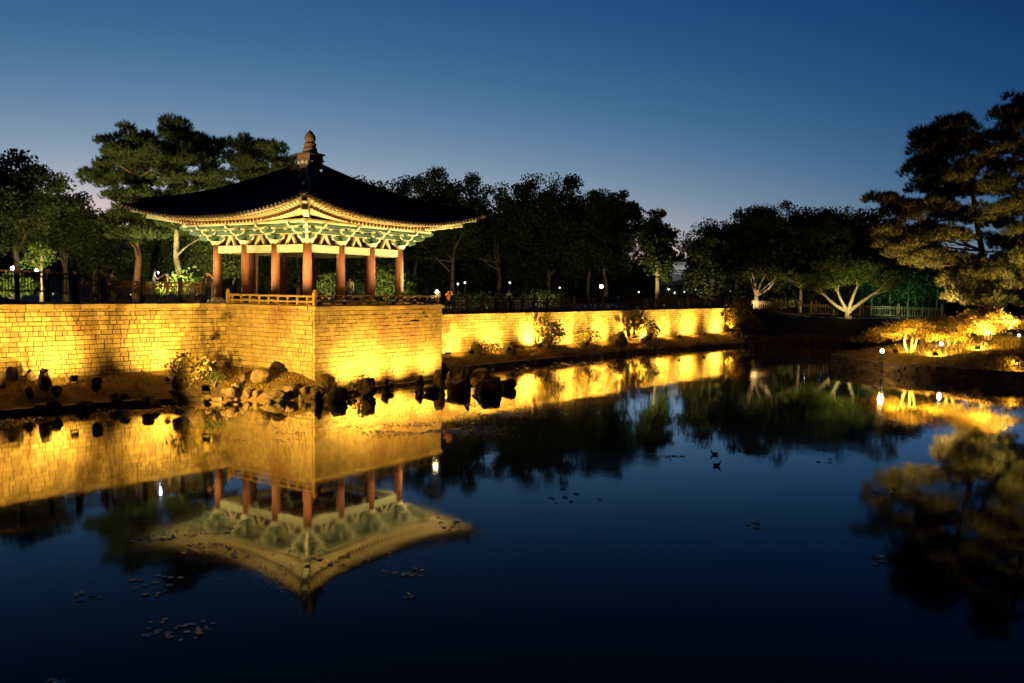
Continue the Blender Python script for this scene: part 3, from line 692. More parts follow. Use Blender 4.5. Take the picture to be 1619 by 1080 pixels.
def broadleaf(loc, h, rx, rz_, label, leaf='leaf', bark='bark', nclump=90, per=75, lsize=0.26, trunk_r=0.22, cz=None, group=None, name='tree', fork=0, clump_r=0.9, flat=1.0, lean=(0, 0), limbs=7, ry=None):
    """loc = foot; h = total height; crown is an uneven shell of clumps with gaps"""
    loc = Vector(loc); ry = ry or rx * 0.85
    root = thing(name, label, 'tree', loc, 0, group)
    cz = cz if cz is not None else h - rz_
    mb = MB(); top = Vector((lean[0], lean[1], cz + rz_ * 0.35))
    if fork:
        fk = Vector((lean[0] * 0.2, lean[1] * 0.2, h * 0.12 if fork < 9 else h * 0.3)); limb(mb, (0, 0, -0.2), fk, trunk_r * 1.3, trunk_r, 0.03)
    else:
        fk = Vector((0, 0, max(0.5, cz - rz_ * 0.9))); limb(mb, (0, 0, -0.2), fk, trunk_r * 1.25, trunk_r, 0.04)
        limb(mb, fk, top, trunk_r * 0.9, trunk_r * 0.25, 0.06)
    cl = unit(nclump * 2); cl = cl[cl[:, 2] > -0.75][:nclump]
    rad = rng.uniform(0.45, 1.0, len(cl)) ** 0.6
    nl = 7; lc = unit(nl) * np.array([rx, ry, rz_]) * rng.uniform(0.35, 0.62, (nl, 1)); lr = rng.uniform(0.36, 0.60, nl)
    lc = np.concatenate([lc, [[0, 0, 0]]]); lr = np.append(lr, 0.62); li = rng.integers(0, nl + 1, len(cl))
    ctr = lc[li] + cl * np.array([rx, ry, rz_]) * (lr[li] * rad)[:, None] + np.array([lean[0], lean[1], cz])
    bump = np.array([1 + 0.28 * mnoise.noise(Vector((c[0] * 0.5 + loc.x, c[1] * 0.5 + loc.y, c[2] * 0.5))) for c in ctr])
    ctr = (ctr - np.array([lean[0], lean[1], cz])) * bump[:, None] + np.array([lean[0], lean[1], cz])
    pick = rng.choice(len(ctr), size=min(limbs, len(ctr)), replace=False)
    for i in pick:
        e = Vector(ctr[i]); s = fk.lerp(top, rng.uniform(0, 0.5) if not fork else 0); limb(mb, s, e, trunk_r * (0.5 if not fork else 0.7), 0.03, 0.10)
    mb.build('trunk', M[bark], root, True)
    cc = []
    for c in ctr:
        k = int(per * rng.uniform(0.5, 1.4)); r = clump_r * rng.uniform(0.6, 1.25)
        p = unit(k) * (rng.uniform(0, 1, k) ** 0.45)[:, None] * np.array([r, r, r * 0.75 * flat]); cc.append(p + c)
    cc = np.concatenate(cc); me = mesh_np('crown', leaf_quads(cc, lsize, 0.25), 4, M[leaf]); link('crown', me, root)
    return root
def needles(P, D, L=0.30, k=20, spread=0.55, w=0.030, shoot=0.30):
    """brush-like shoots: P base points, D directions"""
    n = len(P); out = np.empty((n, k, 3, 3))
    for i in range(k):
        a = D + rng.normal(size=(n, 3)) * spread; a /= np.linalg.norm(a, axis=1, keepdims=True)
        h = unit(n); b = np.cross(a, h); b /= np.linalg.norm(b, axis=1, keepdims=True) + 1e-9
        s = P + D * (rng.uniform(0, shoot, n))[:, None]; l = (L * rng.uniform(0.7, 1.15, n))[:, None]
        out[:, i, 0] = s - b * w / 2; out[:, i, 1] = s + b * w / 2; out[:, i, 2] = s + a * l
    return out.reshape(-1, 3)
def pine(loc, trunk_pts, pads, label, leaf='needle', bark='bark_red', trunk_r=0.28, dens=1.0, group=None, L=0.30, w=0.045, k=14, sub=6, inner=True):
    """pads: (x, y, z, rx, ry, rz) foliage pads relative to the foot, each a cluster of puffs fed by a limb from the trunk"""
    root = thing('pine_tree', label, 'pine tree', loc, 0, group); mb = MB()
    tp = [Vector(p) for p in trunk_pts]; n = len(tp)
    mb.tube(tp, [trunk_r * (1 - 0.8 * i / (n - 1)) for i in range(n)], 9)
    Ps = []; Ds = []
    for (x, y, z, rx, ry, rz_) in pads:
        c = Vector((x, y, z)); j = min(range(n), key=lambda i: abs(tp[i].z - (z - 0.25 * math.hypot(x - tp[i].x, y - tp[i].y) - 0.3)))
        limb(mb, tp[j], c - Vector((0, 0, rz_ * 0.5)), max(0.04, trunk_r * 0.35 * (1 - 0.6 * j / n)), 0.03, 0.10)
        mid = tp[j].lerp(c, 0.5)
        for q in range(sub + (sub // 2 if inner else 0)):
            if q >= sub: x, y, z, rx, ry = mid.x, mid.y, z - 0.04, 0.9, 0.8
            ang = rng.uniform(0, 6.28); rr = rng.uniform(0.1, 1.0) ** 0.6
            pc = np.array([x + rx * rr * math.cos(ang), y + ry * rr * math.sin(ang), z + rng.uniform(-0.8, 0.7) * rz_])
            r = rng.uniform(0.42, 0.72) * (0.6 + 0.4 * rx); m = int(52 * dens * (r / 0.6) ** 2)
            u = unit(m); u[:, 2] = np.abs(u[:, 2]) - 0.25; rad = rng.uniform(0.15, 1, m)[:, None] ** 0.5
            Ps.append(pc + u * rad * np.array([r, r, r * 0.85])); dr = u * 0.7 + np.array([0, 0, 0.75]) + rng.normal(size=(m, 3)) * 0.2
            Ds.append(dr / np.linalg.norm(dr, axis=1, keepdims=True))
    mb.build('trunk', M[bark], root, True)
    me = mesh_np('crown', needles(np.concatenate(Ps), np.concatenate(Ds), L, k, 0.5, w), 3, M[leaf]); link('crown', me, root)
    return root
def shrub(loc, r, h, label, leaf='leaf_shrub', n=900, lsize=0.14, name='shrub', group=None, ry=None, stems=5, cat='shrub', droop=0.1, shell=0.5):
    root = thing(name, label, cat, loc, 0, group); mb = MB(); ry = ry or r
    for i in range(stems):
        a = 6.28 * i / stems + rng.uniform(0, 1); limb(mb, (0, 0, -0.1), (r * 0.5 * math.cos(a), ry * 0.5 * math.sin(a), h * rng.uniform(0.5, 0.9)), 0.03, 0.01, 0.1, 4)
    mb.build('stem', M['bark'], root)
    u = unit(n); rad = rng.uniform(0.05, 1, n) ** shell
    c = np.stack([u[:, 0] * r * rad, u[:, 1] * ry * rad, h * 0.55 + u[:, 2] * h * 0.5 * rad], 1)
    lp = 1 + 0.35 * np.array([mnoise.noise(Vector((q[0] * 1.6 / max(r, .5) + loc[0], q[1] * 1.6 / max(r, .5), q[2] * 1.6))) for q in c]); c = c * lp[:, None]; c[:, 2] = np.maximum(c[:, 2], 0.04)
    link('foliage', mesh_np('foliage', leaf_quads(c, lsize, droop), 4, M[leaf]), root); return root

# --- trees behind the left wall
broadleaf(at(28, 474, 62), 12.0, 4.6, 4.6, 'tall dark broadleaf tree cut by the left edge of the picture', 'leaf', nclump=200, per=130, lsize=0.28, cz=7.0)
broadleaf(at(104, 474, 70), 10.0, 3.4, 3.8, 'rounded broadleaf tree between the left edge and the pines', 'leaf', nclump=150, per=130, cz=5.6)
broadleaf(at(-30, 472, 55), 6.0, 4.5, 2.4, 'low spreading tree with bright green leaves at the far left', 'leaf', nclump=130, per=110, lsize=0.22, cz=4.6)
broadleaf(at(66, 472, 52), 3.9, 1.15, 1.1, 'small bright lime tree glowing behind the left picket fence', 'leaf_bright', 'bark_lit', nclump=26, per=70, lsize=0.17, trunk_r=0.10, cz=2.7, clump_r=0.5)
broadleaf(at(150, 472, 74), 7.6, 3.0, 3.0, 'dark bushy tree under the left pine', 'leaf', nclump=130, per=120, cz=4.2)
broadleaf(at(335, 472, 66), 6.2, 2.6, 2.6, 'leafy tree behind the left corner column of the pavilion', 'leaf', nclump=110, per=120, cz=3.6)
broadleaf(at(238, 472, 72), 7.5, 2.8, 3.2, 'leafy tree filling the space under the two left pines', 'leaf', nclump=110, per=110, cz=4.0)
broadleaf(at(305, 472, 70), 7.0, 2.6, 3.0, 'leafy tree behind the lit pine trunk', 'leaf', nclump=100, per=110, cz=3.8)
def pads_at(foot, lst, Y):
    out = []
    for (px, py, dy, rx, rz_) in lst:
        p = at(px, py, Y + dy) - foot; out.append((p.x, p.y, p.z, rx, rx * 0.85, rz_))
    return out
f1 = at(214, 472, 64)
pine(f1, [(0, 0, -0.2), (0.3, 0, 3), (-0.2, 0, 6), (0.2, 0, 9), (0, 0, 11.4)], pads_at(f1, [
    (172, 232, 0, 0.75, 1.0), (205, 222, 1, 1.1, 1.1), (188, 252, -1, 1.2, 0.9), (225, 228, 0, 0.9, 1.0), (160, 270, 0, 1.0, 0.8), (210, 262, 1, 1.4, 0.9), (240, 258, -1, 1.2, 0.8), (178, 290, 0, 1.3, 0.8),
    (225, 296, 1, 1.3, 0.8), (150, 283, 0.5, 0.7, 0.6), (196, 316, -1, 1.4, 0.8), (245, 318, 0, 1.3, 0.7), (180, 345, 0, 1.4, 0.8), (230, 350, 1, 1.4, 0.7), (205, 375, -1, 1.3, 0.7)], 64), 'pine with a spiky crown left of the pavilion roof, nearest the left edge')
f2 = at(284, 474, 60)
pine(f2, [(0.15, 0, -0.2), (0.1, 0, 1.5), (-0.2, 0, 3), (-0.15, 0, 5), (0.3, 0, 7.5), (0.2, 0, 10), (0.0, 0, 11.2)], pads_at(f2, [
    (290, 216, 0, 1.1, 1.1), (268, 228, 1, 1.1, 1.0), (318, 228, 0, 1.1, 1.0), (340, 240, 1, 1.0, 0.9), (285, 250, -1, 1.4, 0.9), (325, 258, 0, 1.3, 0.8), (262, 272, 0, 1.2, 0.7), (300, 284, -1, 1.5, 0.8),
    (335, 290, 1, 1.2, 0.7), (275, 305, 1, 1.4, 0.7), (320, 318, 0, 1.3, 0.7), (260, 335, -1, 1.3, 0.6), (300, 345, 1, 1.3, 0.6), (250, 366, 0, 1.2, 0.6), (315, 372, 0, 1.2, 0.5)], 60), 'middle pine with a pale lit trunk beside the pavilion roof', bark='bark_lit')
f3 = at(402, 474, 72)
pine(f3, [(0, 0, -0.2), (0.2, 0, 4), (-0.2, 0, 8), (0.1, 0, 11.6)], pads_at(f3, [
    (382, 232, 0, 1.2, 1.1), (410, 236, 0, 1.3, 1.0), (434, 246, 1, 1.1, 0.9), (370, 254, 0, 1.3, 0.9), (398, 262, -1, 1.5, 0.9), (428, 268, 0, 1.4, 0.8), (448, 272, 1, 0.9, 0.7), (380, 286, 0, 1.5, 0.8), (415, 294, 0, 1.5, 0.8), (360, 300, 0, 1.3, 0.7)], 72), 'pine rising behind the left slope of the pavilion roof')
f4 = at(470, 474, 80)
pine(f4, [(0, 0, -0.2), (0.1, 0, 6), (0, 0, 11)], pads_at(f4, [(468, 262, 0, 1.0, 0.9), (455, 276, 0, 1.3, 0.8), (480, 282, 0, 1.3, 0.8)], 80), 'small dark pine top peeping out left of the roof finial')
# --- dark tree line behind and right of the pavilion
line = [(600, 290, 92, 4.2, 'dark pine-like tree behind the right slope of the roof'), (655, 274, 96, 4.6, 'wide dark tree crowning just right of the roof ridge'), (715, 284, 92, 4.2, 'dark tree above the right eave tip of the pavilion'),
        (790, 290, 98, 4.6, 'dark tree in the dip right of the eave tip'), (868, 278, 100, 5.0, 'tallest dark round tree in the middle of the tree line'), (930, 290, 98, 5.0, 'broad dark tree sloping down towards the slim lit tree'), (958, 322, 96, 2.5, 'low shoulder of the dark tree mass left of the slim lit tree')]
for px, top, Y, rx, lab in line:
    ft = at(px, 466, Y); h = (at(px, top, Y).z - ft.z) * 1.10
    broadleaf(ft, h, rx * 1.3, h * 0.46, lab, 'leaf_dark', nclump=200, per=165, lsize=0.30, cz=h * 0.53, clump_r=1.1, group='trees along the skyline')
for px, top, Y, lab in ((575, 300, 112, 'dark tree far behind the right slope of the roof'), (690, 288, 114, 'dark tree filling the gap above the right eave'), (752, 292, 116, 'dark tree filling the dip beyond the eave tip'), (830, 284, 116, 'dark tree filling the middle of the skyline'), (900, 284, 117, 'dark tree behind the two tallest of the skyline'), (935, 300, 114, 'dark tree closing the gap on the shoulder of the skyline'),
        (1160, 346, 118, 'dark tree behind the notched one of the right tree line'), (1195, 328, 118, 'dark tree behind the left of the right tree line'), (1258, 326, 118, 'dark tree closing the gap right of the highest one'), (1318, 330, 118, 'dark tree closing the gap left of the rounded one'), (1378, 336, 118, 'dark tree behind the tree hidden by the pine'), (1450, 350, 116, 'dark tree behind the big pine')):
    f_ = at(px, 466, Y); f_.z = 3.2; h = (at(px, top, Y).z - f_.z) * 1.05
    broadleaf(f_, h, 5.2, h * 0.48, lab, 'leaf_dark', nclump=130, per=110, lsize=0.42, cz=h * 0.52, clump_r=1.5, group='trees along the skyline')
ft = at(1038, 486, 94); ft.z = 3.4; h = at(1042, 326, 94).z - ft.z
broadleaf(ft, h, 2.7, h * 0.40, 'slim upright tree with a lit forked trunk standing apart on the terrace', 'leaf', 'bark_lit', nclump=120, per=110, lsize=0.32, cz=h * 0.64, clump_r=0.8, trunk_r=0.22, fork=10, limbs=6)
line2 = [(1122, 350, 104, 3.4, 'dark tree with a notched top next to the slim lit tree'), (1165, 332, 108, 4.2, 'dark tree left of the middle of the right tree line'), (1225, 316, 110, 5.0, 'highest dark tree of the right tree line'), (1290, 330, 106, 4.2, 'dark tree right of the highest one in the right tree line'),
         (1345, 322, 110, 4.6, 'dark rounded tree above the lit forked trunks'), (1405, 338, 108, 4.4, 'dark tree partly hidden by the right-hand pine')]
for px, top, Y, rx, lab in line2:
    ft = at(px, 480, Y); ft.z = 3.0; h = (at(px, top, Y).z - ft.z) * 1.10
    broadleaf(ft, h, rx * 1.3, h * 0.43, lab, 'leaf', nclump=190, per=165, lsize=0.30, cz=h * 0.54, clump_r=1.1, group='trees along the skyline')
# lit forked trees at the far end of the terrace
ft = at(1195, 486, 97); ft.z = 3.1
broadleaf(ft, 5.6, 3.3, 1.5, 'small spreading tree with a glowing trunk beyond the end of the right wall', 'leaf', 'bark_lit', nclump=50, per=60, lsize=0.28, cz=4.2, clump_r=0.9, trunk_r=0.26, fork=10, limbs=6, group='uplit trees on the far bank')
ft = at(1341, 497, 92); ft.z = 2.7
tips = []
rt = broadleaf(ft, 6.2, 3.8, 1.3, 'spreading tree with four glowing limbs forking from the ground', 'leaf_bright', 'bark_lit', nclump=50, per=60, lsize=0.26, cz=5.2, clump_r=0.9, trunk_r=0.34, fork=1, limbs=0, group='uplit trees on the far bank')
mb = MB()
for px, py in ((1300, 462), (1322, 455), (1358, 448), (1392, 458)):
    e = at(px, py, 92) - ft; pl_ = limb(mb, (0, 0, 0.45), e, 0.23, 0.10, 0.09, 7)
    for q in range(3):
        t2 = e + Vector((rng.uniform(-0.9, 0.9) + 0.4 * e.x, rng.uniform(-0.8, 0.8), rng.uniform(0.6, 1.5))); limb(mb, pl_[-1 - q], t2, 0.07, 0.02, 0.12)
        tips.append(np.array(t2)); tips.append(np.array(e + (t2 - e) * 0.4 + Vector((0, 0, 0.2))))
mb.tube([(0, 0, -0.3), (0.03, 0, 0.15), (0, 0, 0.7)], [0.42, 0.34, 0.26], 9)
mb.build('limb', M['bark_lit'], rt, True)
cc = np.concatenate([t_ + rng.normal(size=(150, 3)) * np.array([0.7, 0.6, 0.35]) for t_ in tips]); link('foliage', mesh_np('foliage', leaf_quads(cc, 0.24, 0.25), 4, M['leaf_bright']), rt)
ft = at(1265, 490, 100); ft.z = 3.0
broadleaf(ft, 5.0, 3.0, 1.3, 'low leafy tree between the two uplit trees on the far bank', 'leaf_bright', nclump=40, per=60, lsize=0.26, cz=3.9, clump_r=0.8, trunk_r=0.16)
# far wood closing the view
fw = []
for i in range(1700):
    px = rng.uniform(-250, 1900); Y = rng.uniform(120, 155); p = at(px, 470, Y); hh = rng.uniform(3.0, 9.0)
    k = 60; r = rng.uniform(1.4, 2.4)
    fw.append(rng.normal(size=(k, 3)) * np.array([r, r * 0.6, 0.9]) + np.array([p.x, p.y, 2.5 + hh * rng.uniform(0.05, 1)]))
fw = np.concatenate(fw)
tag(link('woodland', mesh_np('woodland', leaf_quads(fw, 0.9, 0.2), 4, M['leaf_dark'])), 'dark far wood closing the view behind all the trees', 'woodland', kind='stuff')
# understorey shrubs behind fences and the pavilion
for px, py, Y, r, h, lf, lab in ((300, 474, 55, 1.3, 1.9, 'leaf_bright', 'green shrub round the foot of the lit pine trunk'), (612, 474, 62, 1.7, 2.2, 'leaf_bright', 'bright green shrub seen between the right columns'), (645, 474, 66, 1.3, 2.0, 'leaf_bright', 'green shrub just right of the last column'),
        (520, 474, 64, 1.4, 2.2, 'leaf', 'shrub seen through the pavilion beside the corner column'), (570, 474, 68, 1.3, 1.8, 'leaf', 'shrub seen through the pavilion in the middle right bay'), (20, 474, 52, 2.0, 1.3, 'leaf_bright', 'low hedge behind the fence at the left edge'),
        (240, 474, 54, 1.2, 1.1, 'leaf_bright', 'low bush showing through the pickets in the middle of the left fence'), (760, 474, 80, 3.0, 1.4, 'leaf_dark', 'dim shrub behind the terrace fence right of the pavilion'), (850, 474, 84, 3.4, 1.6, 'leaf_dark', 'dim shrub behind the middle of the terrace fence'), (1000, 478, 100, 3.5, 2.0, 'leaf', 'dim hedge left of the slim lit tree'), (1090, 478, 112, 5.5, 4.3, 'leaf_dark', 'dark hedge in front of the far pale building'),
        (1235, 492, 100, 2.5, 1.2, 'leaf', 'dim bush between the two glowing trunks')):
    p = at(px, py, Y); p.z = 4.15 if px < 700 else 3.3
    shrub(p, r, h, lab, lf, n=int(900 * r), lsize=0.2, ry=r * 0.7)
for px, Y, r, h, lab in ((430, 78, 3.2, 4.5, 'leafy bush seen through the left bays of the pavilion'), (500, 82, 3.2, 5.0, 'leafy bush seen behind the corner column'), (575, 80, 3.0, 4.6, 'leafy bush seen through the right bays of the pavilion'), (370, 80, 3.0, 4.4, 'leafy bush seen through the leftmost bay'), (180, 76, 3.5, 4.2, 'dark leafy bush behind the middle of the left fence')):
    p = at(px, 474, Y); p.z = 3.9
    shrub(p, r, h, lab, 'leaf', n=2600, lsize=0.3, ry=r * 0.6)
for i, (px, lab) in enumerate(((590, 'behind the right slope of the roof'), (680, 'under the trees above the end of the railing'), (745, 'under the trees right of the eave tip'), (815, 'under the trees left of the bright far lamp'), (880, 'under the tallest trees of the skyline'), (945, 'under the trees right of the bright far lamp'), (1150, 'under the left of the right tree line'), (1215, 'under the highest of the right tree line'), (1290, 'behind the low leafy tree of the far bank'), (1390, 'behind the four glowing limbs'))):
    p = at(px, 474, 102 + i % 3); p.z = 3.2
    shrub(p, 5.2, 6.0 + i % 3, 'dense dark undergrowth ' + lab, 'leaf_dark', n=2600, lsize=0.5, ry=2.6)
# bamboo
for i, px in enumerate((1366, 1377, 1389, 1399, 1408, 1418, 1427, 1436, 1446, 1457, 1468, 1479)):
    Y = 98 + (i * 37 % 7); p = at(px, 497, Y); p.z = 2.5
    root = thing('bamboo', 'slender green-lit bamboo stem in the grove under the right-hand pine', 'bamboo', p, 0, 'bamboo grove'); hh = rng.uniform(4.2, 5.4)
    mb = MB(); pts = limb(mb, (0, 0, -0.1), (rng.uniform(-.4, .4), 0, hh), 0.06, 0.03, 0.03, 6); mb.build('culm', M['culm'], root)
    c = rng.normal(size=(420, 3)) * np.array([0.75, 0.6, 1.0]) + np.array([0, 0, hh * 0.68]); c = c[c[:, 2] > 1.0]
    link('foliage', mesh_np('foliage', leaf_quads(c, 0.32, 0.5, 0.3), 4, M['leaf_bamboo']), root)

# --- the wooded point on the right: two pines, low maples
f5 = at(1556, 512, 61); f5.z = 2.3
pine(f5, [(0.3, 0, -0.4), (0.3, 0, 2), (0.0, 0, 4), (-0.4, 0, 6), (-1.0, 0, 8.5), (-1.4, 0, 11), (-1.8, 0, 13.6)], pads_at(f5, [
    (1500, 200, 0, 1.3, 0.9), (1478, 222, 0.5, 1.3, 0.8), (1520, 218, -0.5, 1.3, 0.8), (1462, 246, 0, 1.2, 0.7), (1500, 248, 1, 1.6, 0.9), (1545, 228, 0, 1.0, 0.6), (1462, 270, 0, 1.3, 0.6), (1505, 278, -1, 1.7, 0.9), (1545, 272, 1, 1.3, 0.8),
    (1468, 300, 0, 1.3, 0.6), (1515, 308, 1, 1.7, 0.8), (1560, 310, 0, 1.5, 0.8), (1400, 322, 0, 1.2, 0.5), (1430, 330, 0, 1.4, 0.6), (1475, 338, -1, 1.7, 0.7), (1530, 342, 0, 1.8, 0.8), (1580, 350, 0.5, 1.5, 0.8),
    (1415, 366, 0, 1.3, 0.5), (1455, 374, 0.5, 1.6, 0.6), (1500, 380, -1.2, 1.7, 0.7), (1590, 388, 0, 1.5, 0.8), (1420, 398, 0, 1.5, 0.5), (1460, 408, -0.5, 1.7, 0.6), (1505, 418, -1, 1.6, 0.6), (1592, 420, -0.5, 1.5, 0.6),
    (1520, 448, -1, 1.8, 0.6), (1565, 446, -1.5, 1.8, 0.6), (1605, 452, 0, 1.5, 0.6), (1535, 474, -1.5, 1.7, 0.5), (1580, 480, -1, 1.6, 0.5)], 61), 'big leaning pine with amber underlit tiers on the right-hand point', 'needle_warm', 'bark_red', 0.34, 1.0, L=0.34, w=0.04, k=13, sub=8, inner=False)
f6 = at(1650, 512, 58); f6.z = 2.6
pine(f6, [(0, 0, -0.4), (0, 0, 4), (-0.5, 0, 8), (-1.0, 0, 12), (-1.2, 0, 15.2)], pads_at(f6, [
    (1608, 172, 0, 0.9, 1.0), (1592, 192, 0, 0.9, 0.7), (1625, 196, 0, 1.3, 0.9), (1600, 222, 0, 1.5, 0.8), (1640, 232, 0, 1.6, 0.8), (1590, 252, 0, 1.4, 0.8), (1630, 270, 0, 1.7, 0.8), (1598, 290, 0, 1.5, 0.7), (1640, 308, 0, 1.7, 0.8), (1608, 330, 0.4, 1.5, 0.7),
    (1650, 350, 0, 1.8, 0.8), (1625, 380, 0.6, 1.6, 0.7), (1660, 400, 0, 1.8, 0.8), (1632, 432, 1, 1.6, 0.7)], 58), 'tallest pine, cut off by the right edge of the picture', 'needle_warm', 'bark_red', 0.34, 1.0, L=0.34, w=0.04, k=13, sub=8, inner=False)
def maple(px, py, Y, rx, h, label, seed):
    p = at(px, py, Y); p.z = pen_z(p.x, p.y) - 0.03
    root = thing('maple_tree', label, 'maple tree', p, 0, 'low maples on the right-hand point'); mb = MB(); cc = []
    for s in range(3):
        a = 2.1 * s + seed; st = Vector((0.12 * math.cos(a), 0.12 * math.sin(a), -0.1)); k = Vector((0.5 * math.cos(a), 0.4 * math.sin(a), h * 0.45)); limb(mb, st, k, 0.09, 0.06, 0.08)
        for j in range(4):
            b = a + rng.uniform(-1.1, 1.1); rr = rx * rng.uniform(0.5, 0.95); e = Vector((rr * math.cos(b), rr * 0.7 * math.sin(b), h * rng.uniform(0.55, 0.95))); limb(mb, k, e, 0.05, 0.012, 0.12)
    for j in range(26):
        a = rng.uniform(0, 6.28); rr = rx * rng.uniform(0, 1) ** 0.5; zz = h * (0.92 - 0.42 * (rr / rx) ** 1.8) * rng.uniform(0.72, 1.0)
        c = rng.normal(size=(420, 3)) * np.array([0.46, 0.40, 0.11]) + np.array([rr * math.cos(a), rr * 0.75 * math.sin(a), zz]); c[:, 2] -= 0.25 * np.hypot(c[:, 0] - rr * math.cos(a), c[:, 1] - rr * .75 * math.sin(a)); cc.append(c)
    mb.build('trunk', M['bark_lit'], root, True)
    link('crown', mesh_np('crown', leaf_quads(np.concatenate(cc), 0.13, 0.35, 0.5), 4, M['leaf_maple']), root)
maple(1440, 560, 57, 2.9, 2.5, 'leftmost low maple with glowing golden leaves above the shore lamp', 0.3)
maple(1502, 560, 57.5, 2.5, 2.7, 'low golden maple in the middle of the point with several stems', 1.4)
maple(1562, 556, 58, 2.0, 2.4, 'low maple nearest the right edge under the big pine', 2.2)

# --- plants at the foot of the walls
def bank_z(px, py, z): return onz(px, py, z)
p = onz(300, 604, 0.95); shrub((p.x, p.y, 0.85), 0.95, 1.35, 'glowing yellow shrub against the left wall near the drain pipe', n=700, lsize=0.17, stems=8, shell=0.7)
p = onz(338, 606, 0.8); shrub((p.x, p.y, 0.75), 0.5, 0.6, 'small dark tuft of leaves where the left wall meets the base', 'leaf', n=220, lsize=0.14)
p = at(868, 543, 62.2); shrub((p.x, p.y, 0.85), 1.35, 2.1, 'brownish bushy shrub in front of the right wall beside the bright floodlight', n=900, lsize=0.2, stems=8)
p = at(928, 540, 66.5); shrub((p.x, p.y, 0.85), 1.2, 1.3, 'wide low shrub in front of the middle of the right wall', n=650, lsize=0.18)
p = at(1010, 534, 72.5); q = shrub((p.x, p.y, 0.85), 0.7, 2.6, 'tall thin reedy plant against the far part of the right wall', n=260, lsize=0.34, cat='plant', droop=-0.9)
p = at(1027, 531, 73); shrub((p.x, p.y, 0.85), 0.95, 1.75, 'dark round clipped bush against the far part of the right wall', 'leaf', n=1500, lsize=0.14, shell=0.3)
p = at(1170, 530, 86.5); shrub((p.x, p.y, 0.9), 1.5, 3.2, 'shaggy climbing bush hiding the far end of the right wall', 'leaf_shrub', n=1600, lsize=0.22)
p = at(1188, 530, 86); shrub((p.x, p.y, 0.7), 1.3, 1.6, 'low bush at the foot of the far end of the right wall', 'leaf_shrub', n=800, lsize=0.22)
p = at(764, 556, 57); shrub((p.x, p.y, 0.8), 1.6, 0.8, 'low brown groundcover clump at the near end of the right bank', n=700, lsize=0.15, ry=0.7)
p = onz(512, 622, 0.25); shrub((p.x, p.y, 0.2), 0.4, 0.6, 'small weed in front of the near corner of the base', n=120, lsize=0.14, cat='plant')
p = onz(572, 622, 0.15); shrub((p.x, p.y, 0.1), 0.45, 0.85, 'sprig of weeds lit from behind at the right face of the base', n=120, lsize=0.17, cat='plant')
def maple_edge():
    p = at(1592, 598, 50.5); shrub((p.x, p.y, 0.55), 1.5, 0.95, 'glowing yellow bush overhanging the stone edge at the right', 'leaf_maple', n=1500, lsize=0.14, ry=0.8)
maple_edge()

# --- grass
def blades(pts, hmin, hmax, name, label, mat='grass', w=0.018):
    n = len(pts); P = np.array(pts); a = unit(n); a[:, 2] = np.abs(a[:, 2]) + 0.9; a /= np.linalg.norm(a, axis=1, keepdims=True)
    b = np.cross(a, unit(n)); b /= np.linalg.norm(b, axis=1, keepdims=True); hgt = rng.uniform(hmin, hmax, n)[:, None]
    q = np.stack([P - b * w, P + b * w, P + a * hgt], 1).reshape(-1, 3)
    tag(link(name, mesh_np(name, q, 3, M[mat])), label, 'grass', kind='stuff')
def on_mesh(o, n, zmin=0.3, accept=None):
    me = o.data; out = []; fa = [(p.area, p) for p in me.polygons]; tot = sum(a for a, _ in fa)
    for a, p in fa:
        k = rng.poisson(n * a / tot)
        for _ in range(k):
            vs_ = [me.vertices[i].co for i in p.vertices]; s, t_ = rng.uniform(), rng.uniform()
            q = vs_[0].lerp(vs_[1], s).lerp(vs_[3].lerp(vs_[2], s), t_)
            if q.z > zmin and (accept is None or accept(q)): out.append((q.x, q.y, q.z))
    return out
blades(on_mesh(lb, 9000, 0.35, lambda q: nz(q.x, q.y, 0.7) > -0.25), 0.06, 0.22, 'grass', 'short dry grass on the bank below the left wall')
blades(on_mesh(rb, 9000, 0.35, lambda q: nz(q.x, q.y, 0.6) > -0.3), 0.06, 0.22, 'grass', 'short dry grass on the bank below the right wall')
blades(on_mesh(pen, 26000, 0.6), 0.08, 0.26, 'grass', 'rough grass covering the right-hand point', w=0.022)
# ------------------------------------------------------------------ rocks
def hull_rock(seed, n=16, boxy=0.0):
    """weathered boulder: a squarish ball broken by noise in three sizes and a few chipped planes"""
    rd = random.Random(seed); bm = bmesh.new(); bmesh.ops.create_icosphere(bm, subdivisions=3, radius=0.5)
    cuts = [(Vector((rd.gauss(0, 1), rd.gauss(0, 1), rd.gauss(0, 0.6))).normalized(), rd.uniform(0.30, 0.44)) for _ in range(7)]
    for v in bm.verts:
        c = v.co.normalized(); q = Vector([math.copysign(abs(x) ** (1 - boxy), x) for x in c]) * 0.5
        for nrm, dd in cuts:
            e_ = q.dot(nrm) - dd
            if e_ > 0: q -= nrm * e_ * 0.85
        o_ = Vector((seed * 3.3, seed * 1.7, 0))
        q += c * (0.13 * mnoise.noise(q * 2.6 + o_) + 0.06 * mnoise.noise(q * 6.5 + o_) + 0.03 * mnoise.noise(q * 15 + o_)); v.co = q
    xs = [v.co.x for v in bm.verts]; ys = [v.co.y for v in bm.verts]; zs = [v.co.z for v in bm.verts]
    ax, bx_, ay, by_, az, bz_ = min(xs), max(xs), min(ys), max(ys), min(zs), max(zs)
    for v in bm.verts: v.co = Vector(((v.co.x - ax) / (bx_ - ax) - 0.5, (v.co.y - ay) / (by_ - ay) - 0.5, (v.co.z - az) / (bz_ - az)))
    me = bpy.data.meshes.new('rock'); bm.to_mesh(me); bm.free(); return me
RK = {}
for mn in ('rock', 'rock_pale'):
    RK[mn] = []
    for i in range(9):
        me = hull_rock(100 + i, boxy=0.15 if i < 5 else 0.4); me.materials.append(M[mn]); RK[mn].append(me)
rcount = [0]
